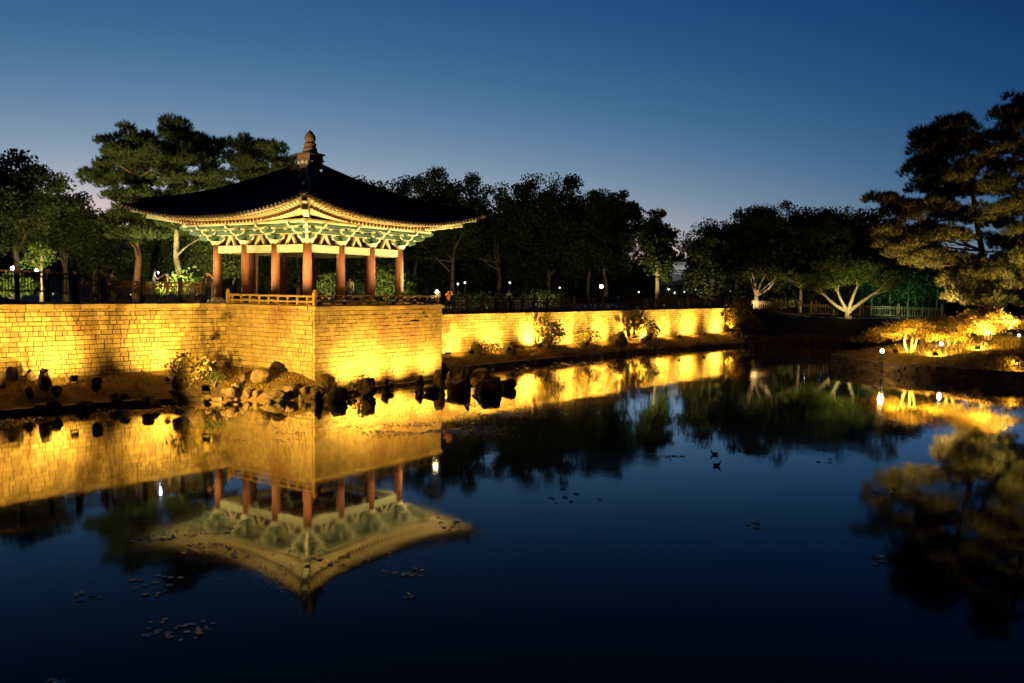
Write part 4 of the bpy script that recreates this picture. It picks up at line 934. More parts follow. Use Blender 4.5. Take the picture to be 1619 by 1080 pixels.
def rock(x0, x1, yt, yb, zb, label, mat='rock', kind=None, dep=0.8, group=None, tilt=0.0):
    p = onz((x0 + x1) / 2, yb, zb); k = p.y / FPX; w = (x1 - x0) * k; h = (yb - yt) * k
    i = rcount[0]; rcount[0] += 1
    me = RK[mat][kind if kind is not None else i % 9]
    o = link('rock', me, None, (p.x, p.y + w * dep * 0.4, zb - h * 0.22), (0, tilt, (i * 1.7) % 0.9 - 0.45), (w * (0.78 if 355 < x0 < 490 else 0.95), w * dep * 1.15, h * (1.12 if 355 < x0 < 490 else 1.34)))
    return tag(o, label, 'rock', group)
rock(-4, 8, 590, 622, 0.6, 'standing stone cut by the left edge of the picture', kind=6)
rock(41, 54, 587, 610, 0.75, 'slim upright stone, left of the pair of standing stones before the left wall', kind=5)
rock(55, 78, 586, 618, 0.65, 'tall broad standing stone, right of the pair before the left wall', kind=7)
rock(30, 50, 611, 628, 0.5, 'rounded stone in front of the pair of standing stones', kind=1)
rock(78, 96, 611, 626, 0.5, 'dark stone just right of the tall standing stone', kind=2)
rock(143, 160, 598, 618, 0.7, 'dark notched stone on the grass midway along the left bank', kind=6)
rock(186, 203, 622, 631, 0.4, 'small pale flat stone near the water on the left bank', 'rock_pale', 3)
rock(271, 300, 592, 613, 0.7, 'block-shaped stone in front of the glowing yellow shrub', kind=8)
rock(391, 430, 579, 603, 0.75, 'tilted squared block leaning against the left face of the base', 'rock_pale', 8, 0.7, tilt=0.12)
rock(374, 388, 590, 603, 0.65, 'pale cobble left of the tilted block', 'rock_pale', 1)
rock(361, 378, 603, 620, 0.35, 'pale rounded boulder where the left bank meets the base', 'rock_pale', 0)
rock(380, 396, 612, 628, 0.15, 'pale stone at the waterline below the tilted block', 'rock_pale', 2)
rock(396, 409, 615, 629, 0.1, 'small pale stone at the waterline right of its pale neighbour', 'rock_pale', 4)
rock(407, 453, 615, 636, 0.0, 'long dark rock at the waterline before the left face of the base', kind=3)
rock(438, 473, 606, 626, 0.15, 'pale sloping slab before the near corner of the base', 'rock_pale', 4)
rock(470, 487, 610, 624, 0.2, 'dark hollow stone just left of the base corner', kind=1)
rock(468, 482, 622, 635, 0.0, 'small rock in the water below the base corner', kind=0)
rock(486, 512, 609, 630, 0.1, 'brown rock right at the base corner', kind=2)
rock(495, 510, 621, 642, -0.02, 'upright rock in the water in front of the base corner', 'rock', 5)
rock(514, 548, 615, 637, -0.02, 'wide dark boulder at the water before the right face of the base', kind=7, dep=0.6)
rock(547, 562, 605, 620, 0.1, 'small squarish rock between the wide boulder and the tall stone', kind=8)
rock(569, 594, 600, 629, -0.02, 'tall dark double-peaked stone standing in the water before the base', kind=6)
rock(602, 617, 601, 620, -0.02, 'slim mushroom-shaped stone right of the tall dark stone', kind=5)
rock(656, 671, 595, 617, -0.02, 'upright stone on a small ledge before the right end of the base', kind=5)
rock(666, 694, 611, 623, -0.02, 'low flat stone below the ridged stone', kind=3)
rock(681, 704, 588, 616, 0.05, 'ridged pointed stone at the right end of the base', kind=7)
rock(704, 717, 588, 606, 0.1, 'egg-shaped upright stone just right of the base', kind=0)
rock(702, 738, 602, 622, -0.02, 'large pale boulder in the water right of the base', 'rock_pale', 1)
rock(727, 735, 585, 602, 0.25, 'left of two thin pale upright stones behind the large pale boulder', 'rock_pale', 5)
rock(735, 742, 584, 602, 0.25, 'right of two thin pale upright stones behind the large pale boulder', 'rock_pale', 6)
rock(733, 745, 594, 622, -0.02, 'black upright stone between the pale boulder and the big dark rock', kind=5)
rock(744, 778, 585, 601, 0.3, 'flat-topped slab lit on its left face', 'rock_pale', 4)
rock(747, 795, 597, 622, -0.02, 'big dark rock in the water at the end of the rock group', kind=7, dep=0.6)
rock(788, 817, 600, 616, -0.02, 'low dark rock trailing off right of the big dark rock', kind=3)
rock(784, 799, 548, 561, 0.55, 'pale stone on the near part of the right bank', 'rock_pale', 2)
rock(800, 816, 547, 562, 0.55, 'dark wedge-shaped stone on the near part of the right bank', kind=8)
rock(718, 729, 551, 562, 0.6, 'small dark stone at the start of the right bank', kind=1)
rock(745, 758, 543, 557, 0.75, 'rounded stone close to the right wall near the base', kind=0)
rock(969, 993, 526, 545, 0.7, 'big rounded boulder before the middle of the right wall', kind=0)
rock(961, 971, 533, 545, 0.65, 'small stone left of the rounded boulder', kind=1)
rock(905, 950, 532, 545, 0.7, 'low mound-like rock under the wide low shrub', kind=3, dep=0.4)
rock(1048, 1056, 529, 536, 0.75, 'small stone on the far part of the right bank', kind=2)
rock(1160, 1172, 527, 536, 0.5, 'small stone at the far end of the right bank', kind=4)
rd = random.Random(5)
for i in range(46):                                   # loose rubble along the near waterline
    px = rd.uniform(0, 350) if i < 22 else rd.uniform(360, 560); s = rd.uniform(4, 10) if i >= 22 else rd.uniform(7, 20)
    yb = 652 - px * 0.05 + rd.uniform(-10, 2) if i < 22 else rd.uniform(622, 636)
    rock(px, px + s * 1.4, yb - s * 0.8, yb, 0.05 if i >= 22 else rd.uniform(0.0, 0.25), 'rough rubble stone along the near waterline', 'rock' if rd.random() < 0.75 else 'rock_pale', group='rubble along the near waterline')

# ------------------------------------------------------------------ dry stone edging of the right-hand point and of the banks
def edging(name, label, line, z0, z1, ch, lmin, lmax, mat, seed, nmax=300):
    L_ = resample(line, 200); root = thing(name, label, 'stone edging', (L_[0].x, L_[0].y, 0)); o = root.location
    specs = []; rd = random.Random(seed)
    seg = [(a, b) for a, b in zip(L_, L_[1:])]; step = (seg[0][1] - seg[0][0]).length
    z = z0; row = 0
    while z < z1:
        h = ch * rd.uniform(0.85, 1.2); s = rd.uniform(0, lmin)
        tot = step * 198
        while s < tot:
            l = rd.uniform(lmin, lmax); i = min(197, int((s + l / 2) / step)); a, b = seg[i]; dv = b - a; ang = math.atan2(dv.y, dv.x); t = ((s + l / 2) - i * step) / step
            p = a.lerp(b, t); nv = V(-dv.y, dv.x, 0).normalized()
            p = p + nv * (0.07 * row + rd.uniform(-0.05, 0.06))
            specs.append(((p.x - o.x, p.y - o.y, z + h / 2), ang + rd.uniform(-0.12, 0.12), (l * 0.97, 0.38, h * 1.05)))
            s += l
        z += h * 0.98; row += 1
    lay(root, specs, mat, lambda q: (q[0] + o.x, q[1] + o.y, q[2] + 2), nmax)
    for ch_ in root.children:
        if ch_.name.startswith('brick'): ch_.name = ch_.name.replace('brick_courses', 'stone_courses').replace('brick', 'stone')
edging('stone_edging', 'dry stone edging along the shore of the right-hand point', PFR[:7], -0.12, 0.62, 0.17, 0.25, 0.55, M['rock'], 61)
edging('stone_edging', 'low stone edging along the dark far bank', [(22.5, 81.8), (29, 84.2), (37, 83.7), (45, 83.7)], -0.1, 0.8, 0.2, 0.3, 0.7, M['rock'], 62, 0)
edging('stone_edging', 'dark low stone edging of the bank under the left wall', [(-24, 28.8), (-19.7, 32.7), (-16.7, 35.5), (-14.9, 36.8), (-12.9, 37.4)], -0.12, 0.1, 0.16, 0.25, 0.6, M['rock'], 63, 60)
edging('stone_edging', 'dark low stone edging of the bank under the right wall', [(-3.2, 52.6), (1.9, 59.5), (9.9, 70.1), (20.3, 80.2), (24, 82.6)], -0.12, 0.12, 0.2, 0.3, 0.7, M['rock'], 64, 0)

# ------------------------------------------------------------------ fences
def fence(label, pts, hgt, post_h, post_w, gap, pick_w, postmat, postspots, mid_rail=True, pickets=True):
    P = [Vector(p) for p in pts]; root = thing('picket_fence', label, 'fence', P[0]); o = P[0]
    pk = MB(); pk.box((0, 0, hgt / 2), (pick_w, 0.03, hgt - 0.06)); pkm = pk.mesh('picket', M['fence'])
    ps = MB(); ps.box((0, 0, post_h / 2 - 0.15), (post_w, post_w, post_h + 0.3)); ps.box((0, 0, post_h + 0.02), (post_w * 1.2, post_w * 1.2, 0.05), taper=0.5); psm = ps.mesh('post', M[postmat])
    for a, b in zip(P, P[1:]):
        dv = b - a; ang = math.atan2(dv.y, dv.x); L = dv.length
        for z in ([0.16, hgt - 0.02] + ([] if not mid_rail else [hgt - 0.22])):
            mb = MB(); mb.beam(a - o + V(0, 0, z), b - o + V(0, 0, z), 0.05, 0.07); mb.build('rail', M['fence'], root)
        if pickets:
            for i in range(int(L / gap)):
                q = a.lerp(b, (i + 0.5) * gap / L) - o; link('picket', pkm, root, q + V(0, 0, 0.03), (0, 0, ang))
    for q in postspots:
        link('post', psm, root, Vector(q) - o, (0, 0, math.atan2((P[-1] - P[0]).y, (P[-1] - P[0]).x)))
    return root
def along(px, off, z, A_=LW0, B_=LW1):
    dv = (B_ - A_).normalized(); nb_ = V(-dv.y, dv.x, 0); A2 = A_ + nb_ * off
    t = (px - CX) / FPX; k = (t * A2.y - A2.x) / (dv.x - t * dv.y); p = A2 + dv * k; p.z = z; return p
fl_ = [(-90, 4.62), (-20, 4.62), (27, 4.62), (75, 4.58), (118, 4.5)]
fence('brown picket fence with dark posts on the raised earth at the far left', [along(x, 1.15, z) for x, z in fl_], 1.02, 1.16, 0.17, 0.125, 0.042, 'fence_dark', [along(x, 1.13, z) for x, z in fl_])
fr_ = [(122, 4.22), (164, 4.2), (226, 4.2), (285, 4.2), (321, 4.2)]
fence('brown picket fence with dark posts between the raised earth and the pavilion', [along(x, 1.1, z) for x, z in fr_], 1.05, 1.22, 0.17, 0.125, 0.042, 'fence_dark', [along(x, 1.08, z) for x, z in fr_])
def ralong(px, off, z): return along(px, off, z, RW0, RW1)
rp = [716, 737, 760, 782, 804, 825, 843, 864, 886, 908, 930, 953, 977, 1002, 1028, 1056, 1086, 1118, 1150]
fence('brown timber fence on the terrace above the right wall', [ralong(716, 1.0, 3.4), ralong(843, 1.0, 3.4), ralong(977, 1.0, 3.4), ralong(1150, 1.0, 3.4)], 1.0, 1.18, 0.16, 0.34, 0.05, 'fence', [ralong(x, 0.98, 3.4) for x in rp])
fp = [(1168, 93, 3.1), (1228, 95, 2.9), (1282, 96, 2.75), (1318, 96, 2.65), (1360, 97, 2.6), (1420, 98, 2.55), (1490, 98, 2.5)]
fpp = []
for x, Y, z in fp: q = at(x, 490, Y); q.z = z; fpp.append(q)
fence('far timber fence with stout posts between the glowing trunks', fpp, 1.15, 1.5, 0.2, 0.3, 0.05, 'fence', fpp)

# ------------------------------------------------------------------ lamps
def spot_light(parent, loc, tgt, power, color, angle, soft=0.06, blend=0.9):
    l = bpy.data.lights.new('lamp_light', 'SPOT'); l.energy = power; l.color = color; l.spot_size = R(angle); l.spot_blend = blend; l.shadow_soft_size = soft
    o = bpy.data.objects.new('lamp_light', l); COL.objects.link(o)
    dirv = (Vector(tgt) - Vector(loc)).normalized()
    o.parent = parent; o.location = Vector(loc) + dirv * 0.09 - ORIG[parent.name]; o.rotation_euler = dirv.to_track_quat('-Z', 'Y').to_euler(); return o
def flood(loc, tgt, power, color, angle, label, group=None, size=0.26, lens='lens_flood', foot=0.25):
    """ground floodlight: box housing on a stirrup, aimed at tgt"""
    loc = Vector(loc); tgt = Vector(tgt); dv = (tgt - loc).normalized()
    root = thing('floodlight', label, 'floodlight', loc - V(0, 0, foot), 0, group); o = root.location
    x = dv.cross(V(0, 0, 1)).normalized(); z = x.cross(dv); Mx = Matrix((x, dv, z)).transposed(); c = loc - o
    mb = MB(); mb.box(c - dv * 0.04, (size, 0.14, size * 0.8), M=Mx); mb.box(c - dv * 0.14, (size * 0.7, 0.07, size * 0.55), M=Mx); mb.build('housing', M['black'], root)
    mb = MB(); mb.box(c + dv * 0.036, (size * 0.85, 0.008, size * 0.65), M=Mx); mb.build('lens', M[lens], root)
    mb = MB(); mb.beam(c + x * size * 0.56, c + x * size * 0.56 - V(0, 0, foot), 0.03, 0.03, up=(1, 0, 0)); mb.beam(c - x * size * 0.56, c - x * size * 0.56 - V(0, 0, foot), 0.03, 0.03, up=(1, 0, 0)); mb.box((0, 0, 0.01), (size * 1.3, 0.16, 0.03), math.atan2(x.y, x.x)); mb.build('stirrup', M['black'], root)
    spot_light(root, loc, tgt, power, color, angle)
    return root
nL = V(d.y, -d.x, 0)                                   # out of the left wall
def wall_pt(A_, B_, px): return along(px, 0.0, 0.0, A_, B_)
for px, dist, pw, ang, tz, lab in ((-70, 2.5, 2400, 110, 2.6, 'assumed floodlight out of view beyond the left edge'), (76, 2.4, 2200, 108, 2.6, 'tilted floodlight on the bank right of the standing stones'), (246, 2.2, 2100, 108, 2.6, 'floodlight on the bank left of the glowing yellow shrub')):  # the one beyond the left edge is assumed and never in view
    w = wall_pt(LW0, LW1, px); q = w + nL * dist; q.z = 1.22; flood(q, (w.x, w.y, tz), pw, WARM, ang, lab)
q = onz(326, 613, 1.05); flood(q, bw((0, 2.5, 3.0)), 7000, WARM, 100, 'floodlight low on the bank aimed at the left face of the base')
nbase = -udir
for x, pw, lab in ((2.05, 1100, 'floodlight behind the wide boulder at the right face of the base'), (3.9, 1100, 'floodlight behind the tall dark stone at the right face of the base'), (6.0, 1100, 'floodlight at the waterline under the middle right of the base'), (8.3, 1100, 'floodlight behind the ridged stone at the right end of the base')):
    flood(bw((x, -1.25, 0.32)), bw((x, 0, 2.5)), pw, WARM, 140, lab)
dR = (RW1 - RW0).normalized(); nR = V(dR.y, -dR.x, 0)
for i, (px, pw) in enumerate(((712, 1500), (772, 1700), (836, 2200), (897, 1700), (944, 1900), (993, 2300), (1046, 2000), (1086, 2300), (1131, 2600))):
    w = wall_pt(RW0, RW1, px); q = w + nR * (1.8 if i != 2 else 1.0); q.z = 1.15
    names = ('first, hard by the base', 'second from the base', 'third from the base, the brightest', 'fourth from the base, behind the bushy shrub', 'fifth from the base', 'sixth from the base, behind the rounded boulder', 'seventh from the base, behind the clipped bush', 'eighth from the base', 'last, at the far end')
    flood(q, (w.x, w.y, 2.6), pw * 1.2, WARM, 145, 'floodlight at the foot of the right wall, ' + names[i], 'floodlights along the right wall')
# assumed uplights on the base floor, washing columns, brackets and eaves
k = 0
for x in (0.75, 2.5, 4.3, 6.1, 7.9):
    k += 1; flood(bw((x, 0.55, ZB + 0.38)), bw((x + 0.25, 1.55, 8.2)), 660, WARM2, 130, 'small assumed uplight behind the right railing, number %d from the corner post' % k, 'uplights behind the railing', 0.16, foot=0.2)
k = 0
for y in (2.0, 3.7, 5.5):
    k += 1; flood(bw((0.6, y, ZB + 0.38)), bw((1.5, y + 0.25, 8.2)), 660, WARM2, 130, 'small assumed uplight behind the left railing, number %d from the corner post' % k, 'uplights behind the railing', 0.16, foot=0.2)
q = bw((-0.6, 9.3, 4.5)); flood(q, bw((1.0, 9.5, 8.6)), 2200, WARM2, 120, 'assumed floodlight on the terrace by the left corner column')  # assumed from the light on the left columns
q = bw((10.6, 1.4, 4.55)); flood(q, bw((9.0, 2.6, 8.6)), 2200, WARM2, 120, 'assumed floodlight beside the right end of the railing')  # assumed from the light on the right columns
flood(V(-15.2, 37.6, 1.0), bw((0.2, 2.2, 8.8)), 9000, WARM2, 28, 'added floodlight on the left bank aimed up at the front eaves')  # added to light the front eaves from below
flood(V(-23.2, 29.9, 1.2), PC + V(0, 0, 8.9), 30000, WARM2, 6, 'added narrow floodlight, unseen beyond the left edge, aimed at the roof finial')  # out-of-view spot added only to light the finial
flood(V(-4.0, 53.4, 1.15), bw((8.5, -0.2, 8.7)), 8000, WARM2, 60, 'added floodlight on the bank beside the base aimed up at the right eaves')  # added to brighten the right eaves from below
# uplights for the trees, assumed from the lit trunks and leaves
def tree_light(px, py, Y, z, tgt, pw, col, ang, label):
    p = at(px, py, Y); p.z = z; flood(p, tgt, pw, col, ang, label, 'tree uplights', 0.22)
tree_light(60, 476, 48, 4.75, at(70, 380, 58), 1500, LIME, 100, 'uplight under the small lime tree at the far left')
tree_light(-20, 476, 47, 4.75, at(10, 360, 60), 2600, LIME, 110, 'assumed uplight beyond the left edge under the tall broadleaf tree')  # assumed from the lit leaves, itself out of view
tree_light(150, 478, 52, 4.4, at(190, 330, 66), 6000, LIME, 90, 'uplight under the left pine')
tree_light(262, 478, 52, 4.4, at(295, 310, 61), 6500, LIME, 85, 'uplight under the middle pine')
tree_light(318, 478, 57, 4.4, at(400, 290, 72), 7500, LIME, 60, 'uplight under the pine behind the roof')
tree_light(590, 478, 57, 4.4, at(625, 430, 64), 2200, LIME, 120, 'uplight among the shrubs behind the pavilion')
tree_light(500, 478, 60, 4.4, at(520, 430, 66), 2200, LIME, 120, 'uplight behind the corner column')
tree_light(400, 478, 60, 4.4, at(410, 420, 70), 1500, LIME, 120, 'uplight behind the second column from the left')
tree_light(690, 478, 70, 4.0, at(720, 400, 92), 5200, LIME, 100, 'uplight far behind the right end of the railing')
tree_light(860, 478, 80, 3.8, at(830, 430, 98), 900, LIME, 110, 'uplight among the dim shrubs of the tree line')
tree_light(1024, 488, 90, 3.7, at(1040, 410, 94), 2300, LIME, 75, 'uplight at the foot of the slim tree')
tree_light(1110, 488, 98, 3.6, at(1105, 400, 105), 1300, WARM2, 95, 'uplight under the notched dark tree')
tree_light(1196, 490, 93, 3.4, at(1197, 450, 97), 1200, WARM2, 95, 'uplight at the foot of the small spreading tree')
tree_light(1345, 500, 88.5, 3.0, at(1343, 455, 92), 1400, LIME, 110, 'uplight at the foot of the four forking limbs')
tree_light(1262, 492, 96, 3.2, at(1262, 440, 104), 900, LIME, 110, 'uplight under the low leafy tree on the far bank')
tree_light(1420, 500, 94, 2.9, at(1425, 465, 101), 1000, (0.6, 1.0, 0.5), 120, 'green uplight at the bamboo grove')
# lamps on the right-hand point
def pt(px, py, Y, dz):
    p = at(px, py, Y); p.z = pen_z(p.x, p.y) + dz; return p
q = pt(1416, 556, 56.6, 0.40); flood(q, at(1440, 510, 57.5), 2300, WARM, 155, 'warm floodlight under the leftmost maple', 'lamps on the right-hand point')
q = pt(1478, 565, 54.6, 0.35); flood(q, at(1490, 512, 57.5), 2300, WARM, 155, 'warm floodlight in front of the middle maple', 'lamps on the right-hand point')
q = pt(1545, 565, 54.8, 0.35); flood(q, at(1555, 512, 58), 2000, WARM, 155, 'warm floodlight in front of the maple nearest the right edge', 'lamps on the right-hand point')
q = pt(1500, 552, 59.5, 0.4); flood(q, at(1490, 330, 61), 11000, (1, 0.60, 0.18), 110, 'floodlight behind the maples aimed up into the big pine', 'lamps on the right-hand point')
q = pt(1432, 556, 58.5, 0.4); flood(q, at(1470, 330, 61), 9000, (1, 0.60, 0.17), 80, 'added floodlight left of the maples aimed up at the left tiers of the big pine', 'lamps on the right-hand point')  # extra flood added to brighten the left side of the pine
q = pt(1560, 562, 55, 0.4); flood(q, at(1560, 380, 60), 7500, (1, 0.60, 0.18), 90, 'added floodlight before the maples aimed up at the right tiers of the big pine', 'lamps on the right-hand point')  # extra flood added to brighten the right side of the pine
q = pt(1597, 536, 57, 0.45); flood(q, at(1600, 330, 60), 7500, (1, 0.72, 0.26), 95, 'lamp aimed up into the tallest pine', 'lamps on the right-hand point')
q = pt(1610, 600, 49.6, 0.7); flood(q + V(-0.2, -0.1, 0.1), at(1590, 592, 51), 260, WARM, 120, 'small floodlight on the bush overhanging the stone edge', 'lamps on the right-hand point', 0.16)
def shore_lamp(px, py, Y, label, lens='lens_warm', pw=160, r=0.13, col=WARM2, z=None):
    p = at(px, py, Y); g = pen_z(p.x, p.y) if z is None else z
    root = thing('bollard_lamp', label, 'lamp', (p.x, p.y, g)); hgt = max(0.15, p.z - g)
    mb = MB(); mb.lathe([(0.09, -0.1), (0.09, 0.03), (0.035, 0.05), (0.035, hgt - r)], n=10); mb.build('post', M['black'], root)
    mb = MB(); mb.lathe([(r * 0.25, -r), (r * 0.75, -r * 0.75), (r, 0), (r * 0.75, r * 0.75), (r * 0.2, r)], c=(0, 0, hgt), n=12); mb.build('globe', M[lens], root, True)
    l = bpy.data.lights.new('lamp_light', 'POINT'); l.energy = pw; l.color = col; l.shadow_soft_size = r * 1.05
    lo = bpy.data.objects.new('lamp_light', l); COL.objects.link(lo); lo.parent = root; lo.location = (0, 0, hgt)
    return root
shore_lamp(1395, 555, 53.9, 'dazzling warm lamp at the tip of the right-hand point', pw=900, r=0.13, z=0.3, col=(1, 0.58, 0.2))
shore_lamp(1488, 549, 58.2, 'white lamp shining between the stems of the maples', 'lens_white', 60, 0.10, WHITE)
shore_lamp(1611, 533, 58.5, 'small warm lamp nearest the right edge of the picture', pw=60, r=0.09)
# garden and street lamps
def lamp_post(px, py, Y, zf, label, r=0.16, pw=120, group=None, arm=False, lens='lens_white'):
    p = at(px, py, Y); root = thing('lamp_post', label, 'lamp post', (p.x, p.y, zf), 0, group); hgt = p.z - zf
    mb = MB(); mb.lathe([(0.10, -0.05), (0.10, 0.1), (0.045, 0.15), (0.035, hgt - r * 0.8)], n=10)
    if arm: mb.tube([(0.0, 0, hgt - 0.5), (0.35, 0, hgt - 0.1), (0.75, 0, hgt), (1.0, 0, hgt - 0.12)], 0.03, 8)
    mb.build('pole', M['black'], root)
    mb = MB(); mb.lathe([(r * 0.25, -r), (r * 0.75, -r * 0.75), (r, 0), (r * 0.75, r * 0.75), (r * 0.2, r)], c=(0, 0, hgt), n=12); mb.build('globe', M[lens], root, True)
    if pw:
        l = bpy.data.lights.new('lamp_light', 'POINT'); l.energy = pw; l.color = WHITE; l.shadow_soft_size = r * 1.05
        lo = bpy.data.objects.new('lamp_light', l); COL.objects.link(lo); lo.parent = root; lo.location = (0, 0, hgt)
    return root
lamp_post(21, 425, 60, 4.15, 'white lamp with a curved side arm behind the far left fence', pw=250, arm=True, r=0.17)
lamp_post(58, 428, 66, 4.1, 'smaller white lamp left of the small lime tree', r=0.13, pw=80)
lamp_post(951, 453, 92, 3.4, 'brightest white lamp in the middle of the far tree line', r=0.19, pw=420)
g_ = 'small lights in the far garden'
for px, py, lab in ((724, 449, 'left of two white lights above the fence right of the pavilion'), (735, 447, 'right of two white lights above the fence right of the pavilion'), (806, 447, 'tiny white light between the pavilion and the bright far lamp')):
    lamp_post(px, py, 88, 3.4, lab, 0.10, 30, g_, lens='lens_white2')
for px, py, r_, lab in ((1057, 457, 0.26, 'largest pale light in the far garden right of the slim tree'), (1067, 463, 0.18, 'pale light just right of the largest one in the far garden'), (1082, 461, 0.18, 'third pale light right of the slim tree'), (1100, 457, 0.18, 'raised pale light in the middle of the far garden row'), (1109, 462, 0.15, 'small pale light after the raised one'), (1127, 462, 0.14, 'small pale light before the hedge end'), (1154, 461, 0.19, 'last pale light of the far garden row'), (1010, 462, 0.15, 'pale light left of the slim tree'), (1275, 448, 0.3, 'pale light among the leaves over the far bank'), (885, 455, 0.12, 'faint light left of the bright far lamp')):
    lamp_post(px, py, 116 if px != 885 else 95, 3.3, lab, r_ * 0.7, 0, g_, lens='lens_white2')
p = V(*bw((9.35, 0.15, 4.2)))
root = thing('post_lamp', 'dazzling lamp in a slatted stand at the right end of the railing', 'lamp', p)
mb = MB()
for a in range(6): mb.beam((0.11 * math.cos(a * 1.047), 0.11 * math.sin(a * 1.047), 0), (0.07 * math.cos(a * 1.047), 0.07 * math.sin(a * 1.047), 0.62), 0.02, 0.02, up=(1, 0, 0))
mb.lathe([(0.13, 0), (0.13, 0.03), (0.02, 0.04)], n=10); mb.build('stand', M['rail'], root)
mb = MB(); mb.lathe([(0.03, 0.60), (0.08, 0.64), (0.10, 0.71), (0.08, 0.78), (0.02, 0.82)], n=12); mb.build('globe', M['lens_warm'], root, True)
l = bpy.data.lights.new('lamp_light', 'POINT'); l.energy = 130; l.color = WARM2; l.shadow_soft_size = 0.11
lo = bpy.data.objects.new('lamp_light', l); COL.objects.link(lo); lo.parent = root; lo.location = (0, 0, 0.71)

for px, Y, pw, lab in ((310, 46.5, 70, 'low path lamp showing through the fence near the pavilion'), (207, 44.5, 70, 'low path lamp showing through the middle of the left fence'), (84, 45, 60, 'added low fill lamp behind the far left fence')):  # the far left one is added to fill in fence and people
    q = at(px, 464, Y); shore_lamp(px, 466, Y, lab, 'lens_flood', pw * 3.0, 0.03, WARM2, z=4.2 if px > 100 else 4.4)
for px, off, pw, lab in ((770, 2.2, 40, 'low path lamp on the terrace behind the near part of the right fence'), (925, 2.2, 40, 'low path lamp on the terrace behind the middle of the right fence'), (1050, 2.2, 50, 'low path lamp on the terrace behind the far part of the right fence')):
    q = ralong(px, off, 3.42); py = 457 + (CAMZ - 3.75) * FPX / q.y + 0.014 * (px - CX); shore_lamp(px, py, q.y, lab, 'lens_flood', pw * 0.6, 0.03, WARM2, z=3.42)
# ------------------------------------------------------------------ chairs, building
def chair(px, off, z, rz_, label):
    p = ralong(px, off, z); root = thing('chair', label, 'chair', p, rz_, 'white chairs on the terrace')
    mb = MB(); mb.box((0, 0, 0.44), (0.46, 0.44, 0.035)); mb.build('seat', M['white'], root)
    mb = MB(); mb.box((0, 0.22, 0.82), (0.44, 0.03, 0.14)); mb.box((0, 0.215, 0.62), (0.40, 0.025, 0.07)); mb.build('backrest', M['white'], root)
    for sx in (-1, 1):
        for sy in (-1, 1):
            mb = MB(); mb.beam((sx * 0.20, sy * 0.20, 0.43), (sx * 0.22, sy * 0.23, 0), 0.03, 0.03, up=(1, 0, 0))
            if sy > 0: mb.beam((sx * 0.20, 0.20, 0.43), (sx * 0.21, 0.225, 0.9), 0.03, 0.03, up=(1, 0, 0))
            mb.build('leg', M['white'], root)
chair(722, 2.6, 3.42, 0.5, 'white chair on the terrace nearest the pavilion'); chair(731, 2.9, 3.42, 0.2, 'white chair touching the one nearest the pavilion')
chair(818, 2.4, 3.42, 0.4, 'white chair in the middle of the terrace fence'); chair(828, 2.7, 3.42, 0.9, 'second white chair in the middle of the terrace fence, turned aside')
chair(1022, 2.2, 3.42, 0.3, 'white chair just left of the slim lit tree'); chair(1075, 2.2, 3.42, 1.2, 'white chair midway between the slim tree and the wall end'); chair(1117, 2.2, 3.42, 1.6, 'white chair turned sideways near the far end of the wall'); chair(1149, 2.2, 3.42, 0.2, 'white chair at the very end of the wall')
# pale flat-roofed building far behind the terrace
c = at(1082, 430, 116); root = thing('building', 'pale flat-roofed building glimpsed through the trees beyond the terrace', 'building', (c.x, c.y, 3.0))
zt = at(1082, 412, 116).z - 3.0; zb = at(1082, 424, 116).z - 3.0
mb = MB(); mb.box((0, 3, (zt - 0.5) / 2), (6.4, 6, zt - 0.5)); mb.build('wall', M['concrete'], root)
mb = MB(); mb.box((0, 2.6, zt - 0.35), (7.2, 7.4, 0.3)); mb.build('roof', M['white'], root)
mb = MB(); mb.box((0, -0.6, zb), (6.8, 0.12, 0.9)); mb.box((0, -0.3, zb - 0.5), (6.8, 1.0, 0.12)); mb.build('balcony', M['white'], root)
for i in range(4):
    mb = MB(); mb.box((-2.4 + i * 1.6, -0.02, zt - 1.3), (1.2, 0.06, 1.0)); w = mb.build('window', M['white'], root)
    mb = MB(); mb.box((-2.4 + i * 1.6, -0.06, zt - 1.3), (1.0, 0.02, 0.82)); mb.build('pane', M['glass_dark'], w)
    mb = MB(); mb.box((-3.2 + i * 1.6, -0.5, zt - 0.9), (0.14, 0.14, 1.2)); mb.build('pillar', M['white'], root)
# area light added before the building to brighten its front from below
l = bpy.data.lights.new('lamp_light', 'AREA'); l.energy = 35; l.color = (0.8, 0.9, 1.0); l.size = 5; l.shape = 'RECTANGLE'; l.size_y = 0.3
lo = bpy.data.objects.new('facade_fill_light', l); COL.objects.link(lo); lo.parent = root; lo.location = (0, -1.6, zb - 1.5); lo.rotation_euler = (R(150), 0, 0)

